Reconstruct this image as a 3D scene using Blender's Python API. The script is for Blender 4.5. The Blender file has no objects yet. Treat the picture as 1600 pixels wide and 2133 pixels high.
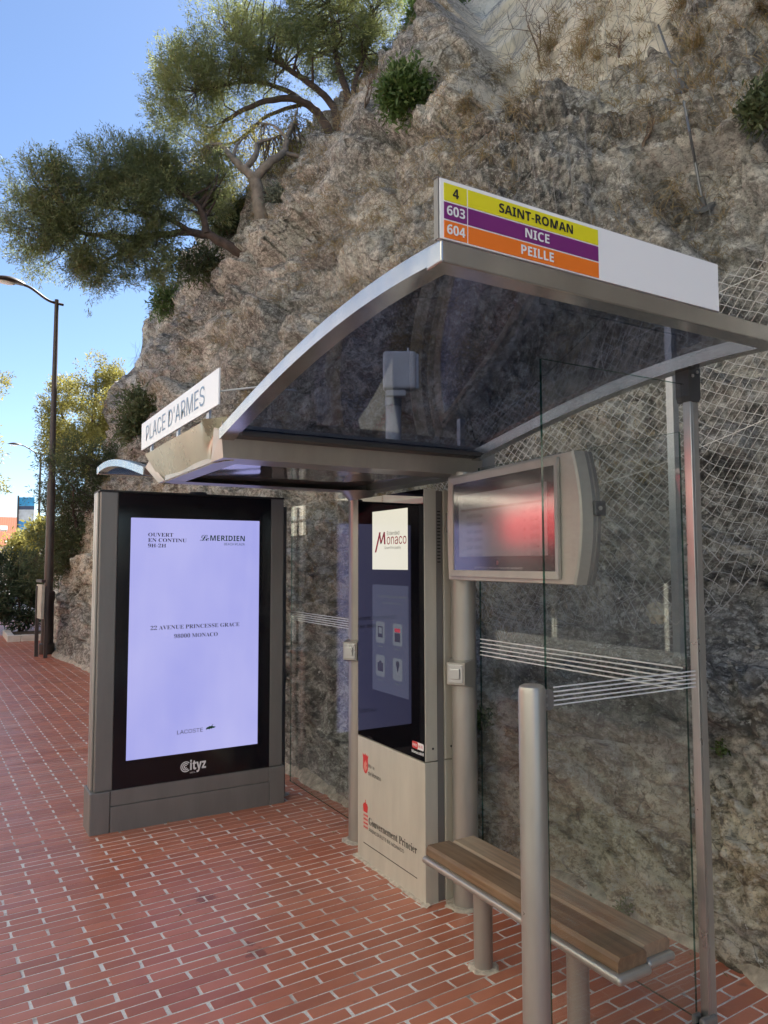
import bpy, bmesh, math, random
import numpy as np
from mathutils import Vector, Matrix
from mathutils.bvhtree import BVHTree

random.seed(7); rng = np.random.default_rng(7)
scene = bpy.context.scene
COL = scene.collection

# ------------------------------------------------------------------ camera
FPX, CX, CY, CAMH = 1540.95, 800.0, 1066.5, 1.65
YAW, PITCH, ROLL = 0.527085, 0.068485, -0.00208
_f = np.array([math.sin(YAW)*math.cos(PITCH), math.cos(YAW)*math.cos(PITCH), math.sin(PITCH)])
_r0 = np.array([math.cos(YAW), -math.sin(YAW), 0.0]); _u0 = np.cross(_r0, _f)
_r = math.cos(ROLL)*_r0 + math.sin(ROLL)*_u0
_u = -math.sin(ROLL)*_r0 + math.cos(ROLL)*_u0
CAM = np.array([0, 0, CAMH])
cam = bpy.data.cameras.new('camera'); camo = bpy.data.objects.new('camera', cam); COL.objects.link(camo)
camo.matrix_world = Matrix(((_r[0], _u[0], -_f[0], 0), (_r[1], _u[1], -_f[1], 0), (_r[2], _u[2], -_f[2], CAMH), (0, 0, 0, 1)))
cam.sensor_fit = 'HORIZONTAL'; cam.sensor_width = 36; cam.lens = 36*FPX/1600
cam.clip_start = 0.05; cam.clip_end = 3000
scene.camera = camo

def ray(x, y): return _f + _r*((x-CX)/FPX) + _u*((CY-y)/FPX)
def at(x, y, d): return CAM + ray(x, y)*d              # d = depth along the optical axis
def onx(x, y, X): v = ray(x, y); return CAM + v*(X/v[0])
def ony(x, y, Y): v = ray(x, y); return CAM + v*(Y/v[1])
def onz(x, y, z): v = ray(x, y); return CAM + v*((z-CAMH)/v[2])

# ------------------------------------------------------------------ sky, sun, exposure
SUN_AZ_X, SUN_AZ_Y, SUN_EL = 0.80, 0.60, 47.0
world = bpy.data.worlds.new('World'); scene.world = world; world.use_nodes = True
wn = world.node_tree.nodes; wl = world.node_tree.links
sky = wn.new('ShaderNodeTexSky'); sky.sky_type = 'NISHITA'; sky.sun_disc = False
sky.sun_elevation = math.radians(SUN_EL); sky.sun_rotation = math.atan2(SUN_AZ_X, SUN_AZ_Y)
sky.air_density = 0.85; sky.dust_density = 0.3; sky.ozone_density = 3.5; sky.altitude = 20
bg = wn['Background']; bg.inputs['Strength'].default_value = 0.05
wl.new(sky.outputs[0], bg.inputs['Color'])
sl = bpy.data.lights.new('sun', 'SUN'); sl.energy = 5.0; sl.angle = math.radians(0.53); sl.color = (1.0, 0.98, 0.945)
so = bpy.data.objects.new('sun', sl); COL.objects.link(so); so.location = (10, 10, 40)
_sd = Vector((SUN_AZ_X*math.cos(math.radians(SUN_EL)), SUN_AZ_Y*math.cos(math.radians(SUN_EL)), math.sin(math.radians(SUN_EL))))
so.rotation_euler = _sd.to_track_quat('Z', 'Y').to_euler()
vs = scene.view_settings
vs.view_transform = 'Standard'; vs.look = 'None'; vs.gamma = 1.0; vs.use_curve_mapping = False
vs.exposure = 2.18
scene.cycles.max_bounces = 10; scene.cycles.transparent_max_bounces = 24; scene.cycles.diffuse_bounces = 5
scene.cycles.glossy_bounces = 5; scene.cycles.transmission_bounces = 6
scene.cycles.caustics_reflective = False; scene.cycles.caustics_refractive = False
scene.cycles.use_denoising = True

# ------------------------------------------------------------------ materials
MATS = {}
class NT:
    def __init__(s, name):
        s.m = bpy.data.materials.new(name); s.m.use_nodes = True; s.t = s.m.node_tree
        s.n = s.t.nodes; s.l = s.t.links; s.b = s.n['Principled BSDF']; s.out = s.n['Material Output']
        MATS[name] = s.m
    def node(s, typ, **kw):
        q = s.n.new(typ)
        for k, v in kw.items():
            if k in q.bl_rna.properties: setattr(q, k, v)
            else: q.inputs[k.replace('_', ' ')].default_value = v
        return q
    def link(s, a, b): s.l.new(a, b)
    def coord(s, kind='Object'): return s.node('ShaderNodeTexCoord').outputs[kind]
    def noise(s, vec, scale, detail=4, rough=0.55, dist=0.0):
        q = s.node('ShaderNodeTexNoise'); q.inputs['Scale'].default_value = scale; q.inputs['Detail'].default_value = detail
        q.inputs['Roughness'].default_value = rough; q.inputs['Distortion'].default_value = dist
        if vec is not None: s.link(vec, q.inputs['Vector'])
        return q.outputs['Fac']
    def ramp(s, fac, stops):
        q = s.node('ShaderNodeValToRGB'); e = q.color_ramp.elements
        while len(e) < len(stops): e.new(0.5)
        for el, (p, c) in zip(e, stops):
            el.position = p; el.color = (c if len(c) == 4 else (*c, 1)) if not isinstance(c, float) else (c, c, c, 1)
        s.link(fac, q.inputs[0]); return q.outputs[0]
    def mix(s, fac, a, b, mode='MIX'):
        q = s.node('ShaderNodeMix', data_type='RGBA', blend_type=mode)
        if isinstance(fac, (int, float)): q.inputs[0].default_value = fac
        else: s.link(fac, q.inputs[0])
        for i, v in ((6, a), (7, b)):
            if isinstance(v, tuple): q.inputs[i].default_value = (*v, 1) if len(v) == 3 else v
            else: s.link(v, q.inputs[i])
        return q.outputs[2]
    def math(s, op, a, b=None):
        q = s.node('ShaderNodeMath', operation=op)
        for i, v in ((0, a), (1, b)):
            if v is None: continue
            if isinstance(v, (int, float)): q.inputs[i].default_value = v
            else: s.link(v, q.inputs[i])
        return q.outputs[0]
    def scaled(s, vec, sc, rot=(0, 0, 0)):
        q = s.node('ShaderNodeMapping'); q.inputs['Scale'].default_value = sc; q.inputs['Rotation'].default_value = rot
        s.link(vec, q.inputs['Vector']); return q.outputs[0]
    def bump(s, h, strength=0.3, dist=0.01, normal=None):
        q = s.node('ShaderNodeBump'); q.inputs['Strength'].default_value = strength; q.inputs['Distance'].default_value = dist
        s.link(h, q.inputs['Height'])
        if normal is not None: s.link(normal, q.inputs['Normal'])
        return q.outputs[0]

def plain(name, col, rough=0.5, metal=0.0, spec=0.5, emit=None, estr=1.0, var=0.0, vscale=6.0):
    s = NT(name); b = s.b
    b.inputs['Roughness'].default_value = rough; b.inputs['Metallic'].default_value = metal
    b.inputs['Specular IOR Level'].default_value = spec
    if var > 0:
        n = s.noise(s.coord(), vscale, 5, 0.6)
        lo = tuple(c*(1-var) for c in col); hi = tuple(min(1, c*(1+var)) for c in col)
        s.link(s.ramp(n, [(0.3, lo), (0.7, hi)]), b.inputs['Base Color'])
    else: b.inputs['Base Color'].default_value = (*col, 1)
    if emit: b.inputs['Emission Color'].default_value = (*emit, 1); b.inputs['Emission Strength'].default_value = estr
    return s.m

def paint(name, col, rough=0.38, metal=0.25):
    """sprayed metal with faint smears, dust and water marks"""
    s = NT(name); co = s.coord(); b = s.b
    n1 = s.noise(s.scaled(co, (3, 3, 0.6)), 2.2, 5, 0.6); n2 = s.noise(co, 55, 3, 0.6); n3 = s.noise(co, 7, 4, 0.6)
    c = s.mix(s.ramp(n1, [(0.35, 0.0), (0.75, 1.0)]), tuple(x*0.88 for x in col), tuple(x*1.10 for x in col))
    c = s.mix(s.ramp(n2, [(0.66, 0.0), (0.85, 0.05)]), c, tuple(min(1, x*1.35) for x in col))
    gr = s.noise(s.scaled(co, (9, 9, 1.2)), 3.0, 5, 0.65); c = s.mix(s.ramp(gr, [(0.50, 0.0), (0.85, 0.16)]), c, tuple(x*0.55 for x in col))
    s.link(c, b.inputs['Base Color']); b.inputs['Metallic'].default_value = metal
    s.link(s.ramp(n3, [(0.25, rough-0.03), (0.75, rough+0.06)]), b.inputs['Roughness'])
    s.link(s.bump(n2, 0.04, 0.001), b.inputs['Normal'])
    return s.m

TAUPE = paint('taupe_paint', (0.39, 0.372, 0.335), 0.30, 0.5)
KPAINT = paint('kiosk_paint', (0.57, 0.545, 0.46), 0.42, 0.1)
GREYP = paint('warm_grey_paint', (0.20, 0.192, 0.182), 0.42, 0.15)
DARKP = paint('dark_grey_paint', (0.065, 0.066, 0.068), 0.4, 0.2)
DISPP = paint('display_case_paint', (0.43, 0.405, 0.355), 0.38, 0.12)
STEEL = paint('brushed_steel', (0.50, 0.50, 0.49), 0.28, 0.9)
GALV = paint('galvanised_steel', (0.42, 0.44, 0.46), 0.42, 0.7)
SOFFIT = plain('polished_soffit', (0.50, 0.46, 0.42), 0.07, 0.85)
LAMPM = paint('brown_lamp_paint', (0.055, 0.04, 0.033), 0.45, 0.1)
BLACKG = plain('black_glass', (0.004, 0.004, 0.006), 0.02, 0.0, 0.36)
BLACKM = plain('black_bezel', (0.006, 0.006, 0.009), 0.12, 0.0, 0.45)
BLACKR = plain('black_rubber', (0.02, 0.02, 0.02), 0.6)
WHITEP = plain('white_sign_sheet', (0.88, 0.88, 0.90), 0.25)
WHITEB = plain('white_plastic_box', (0.72, 0.71, 0.69), 0.4, var=0.06)
INK = plain('black_ink', (0.012, 0.012, 0.014), 0.5)
INKB = plain('blue_grey_ink', (0.15, 0.25, 0.39), 0.4)
YEL = plain('yellow_vinyl', (0.78, 0.70, 0.012), 0.4)
PUR = plain('purple_vinyl', (0.19, 0.018, 0.17), 0.4)
ORA = plain('orange_vinyl', (0.86, 0.19, 0.012), 0.4)
REDI = plain('red_print', (0.62, 0.04, 0.04), 0.45)
GREENI = plain('green_print', (0.01, 0.10, 0.04), 0.5)
TEXTW = plain('white_print', (0.82, 0.82, 0.82), 0.45)
MORT = plain('mortar', (0.50, 0.44, 0.36), 0.95, var=0.3, vscale=40)

def glass(name, tint, refl=1.0, ior=1.5, rough=0.0, dirt=0.0, scratch=False):
    s = NT(name); s.n.remove(s.b)
    tr = s.node('ShaderNodeBsdfTransparent'); tr.inputs[0].default_value = (*tint, 1)
    gl = s.node('ShaderNodeBsdfGlossy'); gl.inputs['Roughness'].default_value = rough
    fr = s.node('ShaderNodeFresnel')
    bf = s.node('ShaderNodeNewGeometry').outputs['Backfacing']; s.link(s.math('SUBTRACT', ior, s.math('MULTIPLY', bf, ior-1/ior)), fr.inputs[0])
    fac = s.math('MULTIPLY', fr.outputs[0], refl)
    mx = s.node('ShaderNodeMixShader'); s.link(fac, mx.inputs[0]); s.link(tr.outputs[0], mx.inputs[1]); s.link(gl.outputs[0], mx.inputs[2])
    outp = mx.outputs[0]
    if dirt > 0:
        co = s.coord(); df = s.node('ShaderNodeBsdfDiffuse'); df.inputs[0].default_value = (0.55, 0.54, 0.52, 1)
        n = s.noise(co, 3.5, 6, 0.7); m = s.ramp(n, [(0.35, 0.0), (0.8, dirt)])
        if scratch:
            n2 = s.noise(s.scaled(co, (60, 3, 3), (0, 0, 0.25)), 1.0, 3, 0.7)
            m2 = s.ramp(n2, [(0.66, 0.0), (0.72, dirt*1.2)])
            m = s.math('ADD', m, m2)
        m3 = s.node('ShaderNodeMixShader'); s.link(m, m3.inputs[0]); s.link(outp, m3.inputs[1]); s.link(df.outputs[0], m3.inputs[2]); outp = m3.outputs[0]
    s.link(outp, s.out.inputs['Surface'])
    return s.m
PANE = glass('clear_pane', (0.96, 0.975, 0.968), 0.9, 1.5, 0.0, 0.04)
RAILM = paint('silver_bronze_rail', (0.60, 0.58, 0.55), 0.18, 0.92)
FOOTM = plain('sandy_foot_mortar', (0.40, 0.35, 0.28), 0.95, var=0.45, vscale=18)
TINT = glass('tinted_roof_sheet', (0.45, 0.48, 0.57), 0.7, 1.5, 0.01, 0.035, True)
EDGE = glass('green_glass_edge', (0.10, 0.30, 0.24), 0.8, 1.5, 0.05)
COVER = glass('scratched_cover', (0.85, 0.85, 0.85), 2.6, 1.5, 0.13, 0.10)
def frost():
    s = NT('frosted_stripe'); b = s.b; b.inputs['Base Color'].default_value = (0.75, 0.78, 0.78, 1); b.inputs['Roughness'].default_value = 0.7
    b.inputs['Alpha'].default_value = 0.85; return s.m
FROST = frost()

def wood():
    s = NT('weathered_teak'); co = s.coord(); b = s.b
    g = s.noise(s.scaled(co, (42, 2.2, 30)), 1.0, 6, 0.65, 0.4); g2 = s.noise(s.scaled(co, (150, 5, 90)), 1.0, 3, 0.6); w = s.noise(co, 2.8, 4, 0.6)
    c = s.ramp(g, [(0.25, (0.060, 0.033, 0.018)), (0.5, (0.155, 0.087, 0.044)), (0.75, (0.28, 0.178, 0.096))])
    c = s.mix(s.ramp(w, [(0.4, 0.0), (0.7, 0.55)]), c, (0.235, 0.172, 0.112))
    s.link(c, b.inputs['Base Color']); b.inputs['Roughness'].default_value = 0.62
    s.link(s.bump(g2, 0.35, 0.002, s.bump(g, 0.4, 0.003)), b.inputs['Normal']); return s.m
WOOD = wood()
def wood2():
    m = WOOD.copy(); m.name = 'greyed_teak'
    for n in m.node_tree.nodes:
        if n.type == 'MIX': n.inputs[7].default_value = (0.36, 0.31, 0.23, 1)
        if n.type == 'VALTORGB' and len(n.color_ramp.elements) == 3:
            for e in n.color_ramp.elements: e.color = tuple(min(1, c*1.4+0.02) for c in e.color[:3])+(1,)
    return m
WOODG = wood2()

STAINS = [(*onz(430, 1872, 0)[:2], 0.07), (*onz(535, 1985, 0)[:2], 0.06), (*onz(520, 1965, 0)[:2], 0.03)]
def brickmat():
    s = NT('terracotta'); b = s.b
    co = s.coord('Generated'); oi = s.node('ShaderNodeObjectInfo'); geo = s.node('ShaderNodeNewGeometry')
    pos = geo.outputs['Position']
    wn_ = s.node('ShaderNodeTexWhiteNoise', noise_dimensions='3D')
    isl = geo.outputs['Random Per Island']
    at_ = s.node('ShaderNodeCombineXYZ'); s.link(oi.outputs['Random'], at_.inputs[0]); s.link(isl, at_.inputs[1]); s.link(at_.outputs[0], wn_.inputs['Vector'])
    c = s.ramp(wn_.outputs['Value'], [(0.0, (0.42, 0.122, 0.060)), (0.5, (0.50, 0.155, 0.080)), (1.0, (0.58, 0.19, 0.10))])
    n = s.noise(pos, 3.0, 5, 0.6); n2 = s.noise(pos, 160, 3, 0.7); n3 = s.noise(pos, 22, 4, 0.65); big = s.noise(pos, 0.9, 4, 0.55)
    c = s.mix(s.ramp(n, [(0.35, 0.0), (0.75, 0.30)]), c, (0.34, 0.15, 0.105))
    c = s.mix(s.ramp(n3, [(0.56, 0.0), (0.75, 0.35)]), c, (0.56, 0.24, 0.14))
    c = s.mix(s.ramp(n2, [(0.60, 0.0), (0.80, 0.30)]), c, (0.13, 0.05, 0.035))
    c = s.mix(s.ramp(big, [(0.45, 0.0), (0.75, 0.28)]), c, (0.55, 0.31, 0.24))
    sp_ = s.noise(pos, 7.5, 2, 0.5); c = s.mix(s.ramp(sp_, [(0.70, 0.0), (0.74, 0.45)]), c, (0.17, 0.085, 0.06))
    gm_ = s.noise(pos, 1.7, 6, 0.7); c = s.mix(s.ramp(gm_, [(0.52, 0.0), (0.78, 0.40)]), c, (0.24, 0.12, 0.085))
    for sx, sy, rr in STAINS:
        vm = s.node('ShaderNodeVectorMath', operation='DISTANCE'); s.link(pos, vm.inputs[0]); vm.inputs[1].default_value = (sx, sy, 0)
        dd = s.math('ADD', vm.outputs['Value'], s.math('MULTIPLY', s.math('SUBTRACT', n3, 0.5), 0.12))
        c = s.mix(s.ramp(s.math('DIVIDE', dd, rr), [(0.55, 0.75), (0.75, 0.0)]), c, (0.20, 0.055, 0.03))
    s.link(c, b.inputs['Base Color'])
    s.link(s.ramp(n, [(0.3, 0.28), (0.7, 0.46)]), b.inputs['Roughness']); b.inputs['Specular IOR Level'].default_value = 0.6
    s.link(s.bump(n2, 0.25, 0.0015, s.bump(n3, 0.2, 0.003)), b.inputs['Normal']); return s.m
BRICK = brickmat()
def groutmat():
    s = NT('pale_grout'); b = s.b; pos = s.node('ShaderNodeNewGeometry').outputs['Position']
    n = s.noise(pos, 130, 3, 0.7); n2 = s.noise(pos, 2.3, 5, 0.65); n3 = s.noise(pos, 14, 4, 0.6)
    c = s.ramp(n, [(0.3, (0.60, 0.58, 0.55)), (0.7, (0.86, 0.84, 0.80))])
    c = s.mix(s.ramp(n2, [(0.50, 0.0), (0.66, 0.75)]), c, (0.30, 0.22, 0.18))
    c = s.mix(s.ramp(n3, [(0.58, 0.0), (0.72, 0.6)]), c, (0.13, 0.10, 0.085))
    s.link(c, b.inputs['Base Color']); b.inputs['Roughness'].default_value = 0.95
    s.link(s.bump(n, 0.4, 0.002), b.inputs['Normal']); return s.m
GROUT = groutmat()

CRK = []
def rockmat():
    s = NT('limestone_cliff'); b = s.b; pos = s.node('ShaderNodeNewGeometry').outputs['Position']
    pa = s.node('ShaderNodeAttribute', attribute_name='pale').outputs['Fac']
    wa = s.node('ShaderNodeAttribute', attribute_name='warm').outputs['Fac']
    tn = s.node('ShaderNodeAttribute', attribute_name='tone').outputs['Fac']
    st = s.scaled(pos, (1.0, 0.42, 1.25), (0.22, 0.15, 0.1))
    nb = s.noise(pos, 0.5, 5, 0.6, 0.3); nm = s.noise(st, 2.3, 9, 0.74, 0.25); s2 = s.scaled(pos, (1.0, 0.8, 1.1), (0.2, 0.1, 0.1)); nf = s.noise(s2, 9.0, 9, 0.78, 0.15); nv = s.noise(pos, 52, 6, 0.75, 0.3)
    nh = s.noise(s2, 26.0, 7, 0.78, 0.1); nsp = s.noise(pos, 20, 4, 0.65); no = s.noise(pos, 1.3, 6, 0.65)
    def K(n, k):                              # spread the narrow noise distribution
        q_ = s.node('ShaderNodeMapRange'); q_.inputs['From Min'].default_value = 0.5-0.5/k; q_.inputs['From Max'].default_value = 0.5+0.5/k; s.link(n, q_.inputs['Value']); return q_.outputs[0]
    nf0, nh0, nm0, nv0 = nf, nh, nm, nv
    nf, nh, nm, nv = K(nf, 2.3), K(nh, 2.0), K(nm, 1.7), K(nv, 1.8)
    ce = s.node('ShaderNodeAttribute', attribute_name='cell').outputs['Fac']; cf = s.node('ShaderNodeAttribute', attribute_name='cellfine').outputs['Fac']
    inv = s.math('SUBTRACT', 1.0, pa)
    m1 = s.math('ADD', s.math('MULTIPLY', nm, 0.55), s.math('ADD', s.math('MULTIPLY', ce, 0.30), s.math('MULTIPLY', cf, 0.15)))
    c = s.ramp(m1, [(0.36, (0.15, 0.14, 0.125)), (0.46, (0.33, 0.31, 0.275)), (0.56, (0.49, 0.46, 0.405)), (0.68, (0.80, 0.755, 0.66))])
    c = s.mix(0.42, c, s.ramp(nf, [(0.32, (0.10, 0.092, 0.083)), (0.45, (0.30, 0.28, 0.252)), (0.55, (0.49, 0.46, 0.41)), (0.66, (0.78, 0.745, 0.665))]))
    c = s.mix(s.ramp(nb, [(0.45, 0.0), (0.55, 0.66)]), c, s.ramp(nf, [(0.38, (0.095, 0.089, 0.083)), (0.5, (0.215, 0.202, 0.187)), (0.62, (0.38, 0.36, 0.33))]))
    c = s.mix(s.ramp(no, [(0.55, 0.0), (0.68, 0.38)]), c, s.ramp(nh, [(0.36, (0.17, 0.125, 0.075)), (0.6, (0.50, 0.395, 0.255))]))
    m2 = s.math('ADD', s.math('MULTIPLY', nf, 0.55), s.math('ADD', s.math('MULTIPLY', cf, 0.2), s.math('MULTIPLY', nh, 0.25)))
    c = s.mix(s.math('MULTIPLY', tn, 0.9), c, s.ramp(m2, [(0.36, (0.25, 0.222, 0.175)), (0.47, (0.44, 0.405, 0.335)), (0.62, (0.78, 0.73, 0.63))]))
    warm = s.ramp(m2, [(0.34, (0.20, 0.14, 0.07)), (0.46, (0.50, 0.40, 0.245)), (0.60, (0.88, 0.77, 0.56))])
    c = s.mix(s.math('MULTIPLY', wa, s.ramp(no, [(0.35, 0.45), (0.6, 0.95)])), c, warm)
    streak = s.noise(s.scaled(pos, (1.4, 1.4, 0.22)), 1.3, 6, 0.65, 0.3)
    palec = s.mix(s.ramp(streak, [(0.44, 0.0), (0.62, 0.7)]), (0.84, 0.78, 0.65), (0.55, 0.51, 0.45))
    c = s.mix(pa, c, palec)
    c = s.mix(s.math('MULTIPLY', s.ramp(nh, [(0.37, 0.5), (0.44, 0.0)]), inv), c, (0.11, 0.097, 0.083))
    c = s.mix(s.math('MULTIPLY', s.ramp(nh, [(0.58, 0.0), (0.66, 0.6)]), inv), c, (0.74, 0.71, 0.64))
    c = s.mix(s.math('MULTIPLY', s.ramp(nsp, [(0.65, 0.0), (0.69, 0.8)]), inv), c, (0.80, 0.79, 0.75))
    c = s.mix(s.math('MULTIPLY', s.ramp(nv, [(0.60, 0.0), (0.68, 0.4)]), inv), c, (0.09, 0.078, 0.065))
    for sc_, wd, seed in ((1.1, 0.016, 0.0), (3.1, 0.018, 3.0)):
        v_ = s.node('ShaderNodeTexVoronoi', feature='DISTANCE_TO_EDGE'); v_.inputs['Scale'].default_value = sc_
        w_ = s.node('ShaderNodeVectorMath', operation='ADD'); q_ = s.node('ShaderNodeTexNoise'); q_.inputs['Scale'].default_value = sc_*0.9; q_.inputs['Detail'].default_value = 2
        s.link(pos, q_.inputs['Vector']); s.link(st, w_.inputs[0]); s.link(q_.outputs['Color'], w_.inputs[1]); s.link(w_.outputs[0], v_.inputs['Vector'])
        brk = s.ramp(s.noise(pos, sc_*1.3+seed, 3, 0.6), [(0.46, 0.0), (0.54, 1.0)])
        cm = s.math('MULTIPLY', s.ramp(v_.outputs['Distance'], [(0.0, 0.6), (wd, 0.0)]), brk)
        c = s.mix(cm, c, (0.06, 0.052, 0.043)); CRK.append(cm)
    lich = s.noise(pos, 3.7, 5, 0.7); c = s.mix(s.ramp(lich, [(0.69, 0.0), (0.74, 0.6)]), c, (0.46, 0.32, 0.07))
    s.link(c, b.inputs['Base Color']); b.inputs['Roughness'].default_value = 0.92; b.inputs['Specular IOR Level'].default_value = 0.2
    vo = s.node('ShaderNodeTexVoronoi', feature='DISTANCE_TO_EDGE'); vo.inputs['Scale'].default_value = 6.5
    wv = s.node('ShaderNodeVectorMath', operation='ADD'); s.link(st, wv.inputs[0])
    q = s.node('ShaderNodeTexNoise'); q.inputs['Scale'].default_value = 3.0; q.inputs['Detail'].default_value = 4; s.link(pos, q.inputs['Vector']); s.link(q.outputs['Color'], wv.inputs[1])
    s.link(wv.outputs[0], vo.inputs['Vector'])
    crack = s.ramp(vo.outputs['Distance'], [(0.0, 0.0), (0.05, 1.0)])
    nf, nh, nm, nv = nf0, nh0, nm0, nv0
    n1 = s.bump(nm, 0.7, 0.09); n2 = s.bump(crack, 0.35, 0.012, n1); n3 = s.bump(nf, 0.9, 0.05, n2); n4 = s.bump(nh, 0.9, 0.022, n3); n5 = s.bump(nv, 0.8, 0.010, n4)
    n6 = s.bump(s.math('SUBTRACT', 1.0, s.math('MAXIMUM', CRK[0], CRK[1])), 0.6, 0.03, n5)
    s.link(n6, b.inputs['Normal']); return s.m
ROCK = rockmat()

def leafmat(name, lo, hi, trans=0.35):
    s = NT(name); s.n.remove(s.b); isl = s.node('ShaderNodeNewGeometry').outputs['Random Per Island']
    pos = s.node('ShaderNodeNewGeometry').outputs['Position']
    n = s.noise(pos, 1.3, 3, 0.6)
    f = s.math('ADD', s.math('MULTIPLY', isl, 0.25), s.math('MULTIPLY', n, 0.85))
    c = s.ramp(f, [(0.25, lo), (0.8, hi)])
    d = s.node('ShaderNodeBsdfDiffuse'); t = s.node('ShaderNodeBsdfTranslucent'); s.link(c, d.inputs[0]); s.link(c, t.inputs[0])
    g = s.node('ShaderNodeBsdfGlossy'); g.inputs['Roughness'].default_value = 0.45; g.inputs[0].default_value = (0.6, 0.65, 0.6, 1)
    m = s.node('ShaderNodeMixShader'); m.inputs[0].default_value = trans; s.link(d.outputs[0], m.inputs[1]); s.link(t.outputs[0], m.inputs[2])
    m2 = s.node('ShaderNodeMixShader'); m2.inputs[0].default_value = 0.05; s.link(m.outputs[0], m2.inputs[1]); s.link(g.outputs[0], m2.inputs[2])
    s.link(m2.outputs[0], s.out.inputs['Surface']); return s.m
PINE = leafmat('pine_needles', (0.100, 0.125, 0.042), (0.300, 0.310, 0.105), 0.5)
PINED = leafmat('dark_foliage', (0.055, 0.075, 0.032), (0.140, 0.160, 0.068), 0.4)
BLUEL = leafmat('blue_green_needles', (0.095, 0.120, 0.050), (0.265, 0.285, 0.115), 0.5)
YELL = leafmat('sunlit_olive_leaves', (0.16, 0.15, 0.03), (0.36, 0.31, 0.08), 0.5)
OLEA = leafmat('oleander_leaves', (0.035, 0.055, 0.03), (0.09, 0.12, 0.065), 0.3)
BUSHG = leafmat('fresh_green_leaves', (0.05, 0.09, 0.02), (0.12, 0.18, 0.045), 0.4)
GREYL = leafmat('grey_green_leaves', (0.16, 0.17, 0.12), (0.28, 0.28, 0.20), 0.3)
STRAW = leafmat('dry_straw', (0.17, 0.115, 0.055), (0.42, 0.32, 0.16), 0.3)
TWIG = plain('dead_twigs', (0.13, 0.095, 0.07), 0.9, var=0.3)
BARK = plain('reddish_bark', (0.085, 0.058, 0.045), 0.9, var=0.4, vscale=9)
BARKG = plain('grey_bark', (0.20, 0.165, 0.13), 0.9, var=0.35, vscale=9)

# ------------------------------------------------------------------ mesh helpers
def new_mesh(name, v, f, mats, smooth=False, mi=None):
    me = bpy.data.meshes.new(name); me.from_pydata([tuple(map(float, p)) for p in v], [], [tuple(map(int, q)) for q in f])
    for m in (mats if isinstance(mats, (list, tuple)) else [mats]): me.materials.append(m)
    if mi is not None: me.polygons.foreach_set('material_index', mi)
    if smooth: me.polygons.foreach_set('use_smooth', [True]*len(me.polygons))
    me.update(); return me
def fast_mesh(name, V, F, mat, smooth=False):
    """V (n,3), F (m,k) numpy arrays"""
    V = np.asarray(V, np.float32); F = np.asarray(F, np.int32); k = F.shape[1]
    me = bpy.data.meshes.new(name); me.vertices.add(len(V)); me.vertices.foreach_set('co', V.ravel())
    me.loops.add(F.size); me.loops.foreach_set('vertex_index', F.ravel())
    me.polygons.add(len(F)); me.polygons.foreach_set('loop_start', np.arange(0, F.size, k, dtype=np.int32))
    if smooth: me.polygons.foreach_set('use_smooth', np.ones(len(F), bool))
    me.materials.append(mat); me.update(calc_edges=True); me.validate(); return me
def thing(name, label, cat, base=(0, 0, 0), group=None):
    o = bpy.data.objects.new(name, None); COL.objects.link(o); o.location = base; o.empty_display_size = 0.1
    o['label'] = label; o['category'] = cat
    if group: o['group'] = group
    return o
def add(name, me, parent=None, label=None, cat=None, group=None, kind=None):
    o = bpy.data.objects.new(name, me); COL.objects.link(o)
    if parent is not None:
        o.parent = parent
        if parent.type == 'EMPTY': o.matrix_parent_inverse = Matrix.Translation(-parent.location)
    if label: o['label'] = label
    if cat: o['category'] = cat
    if group: o['group'] = group
    if kind: o['kind'] = kind
    return o
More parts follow.
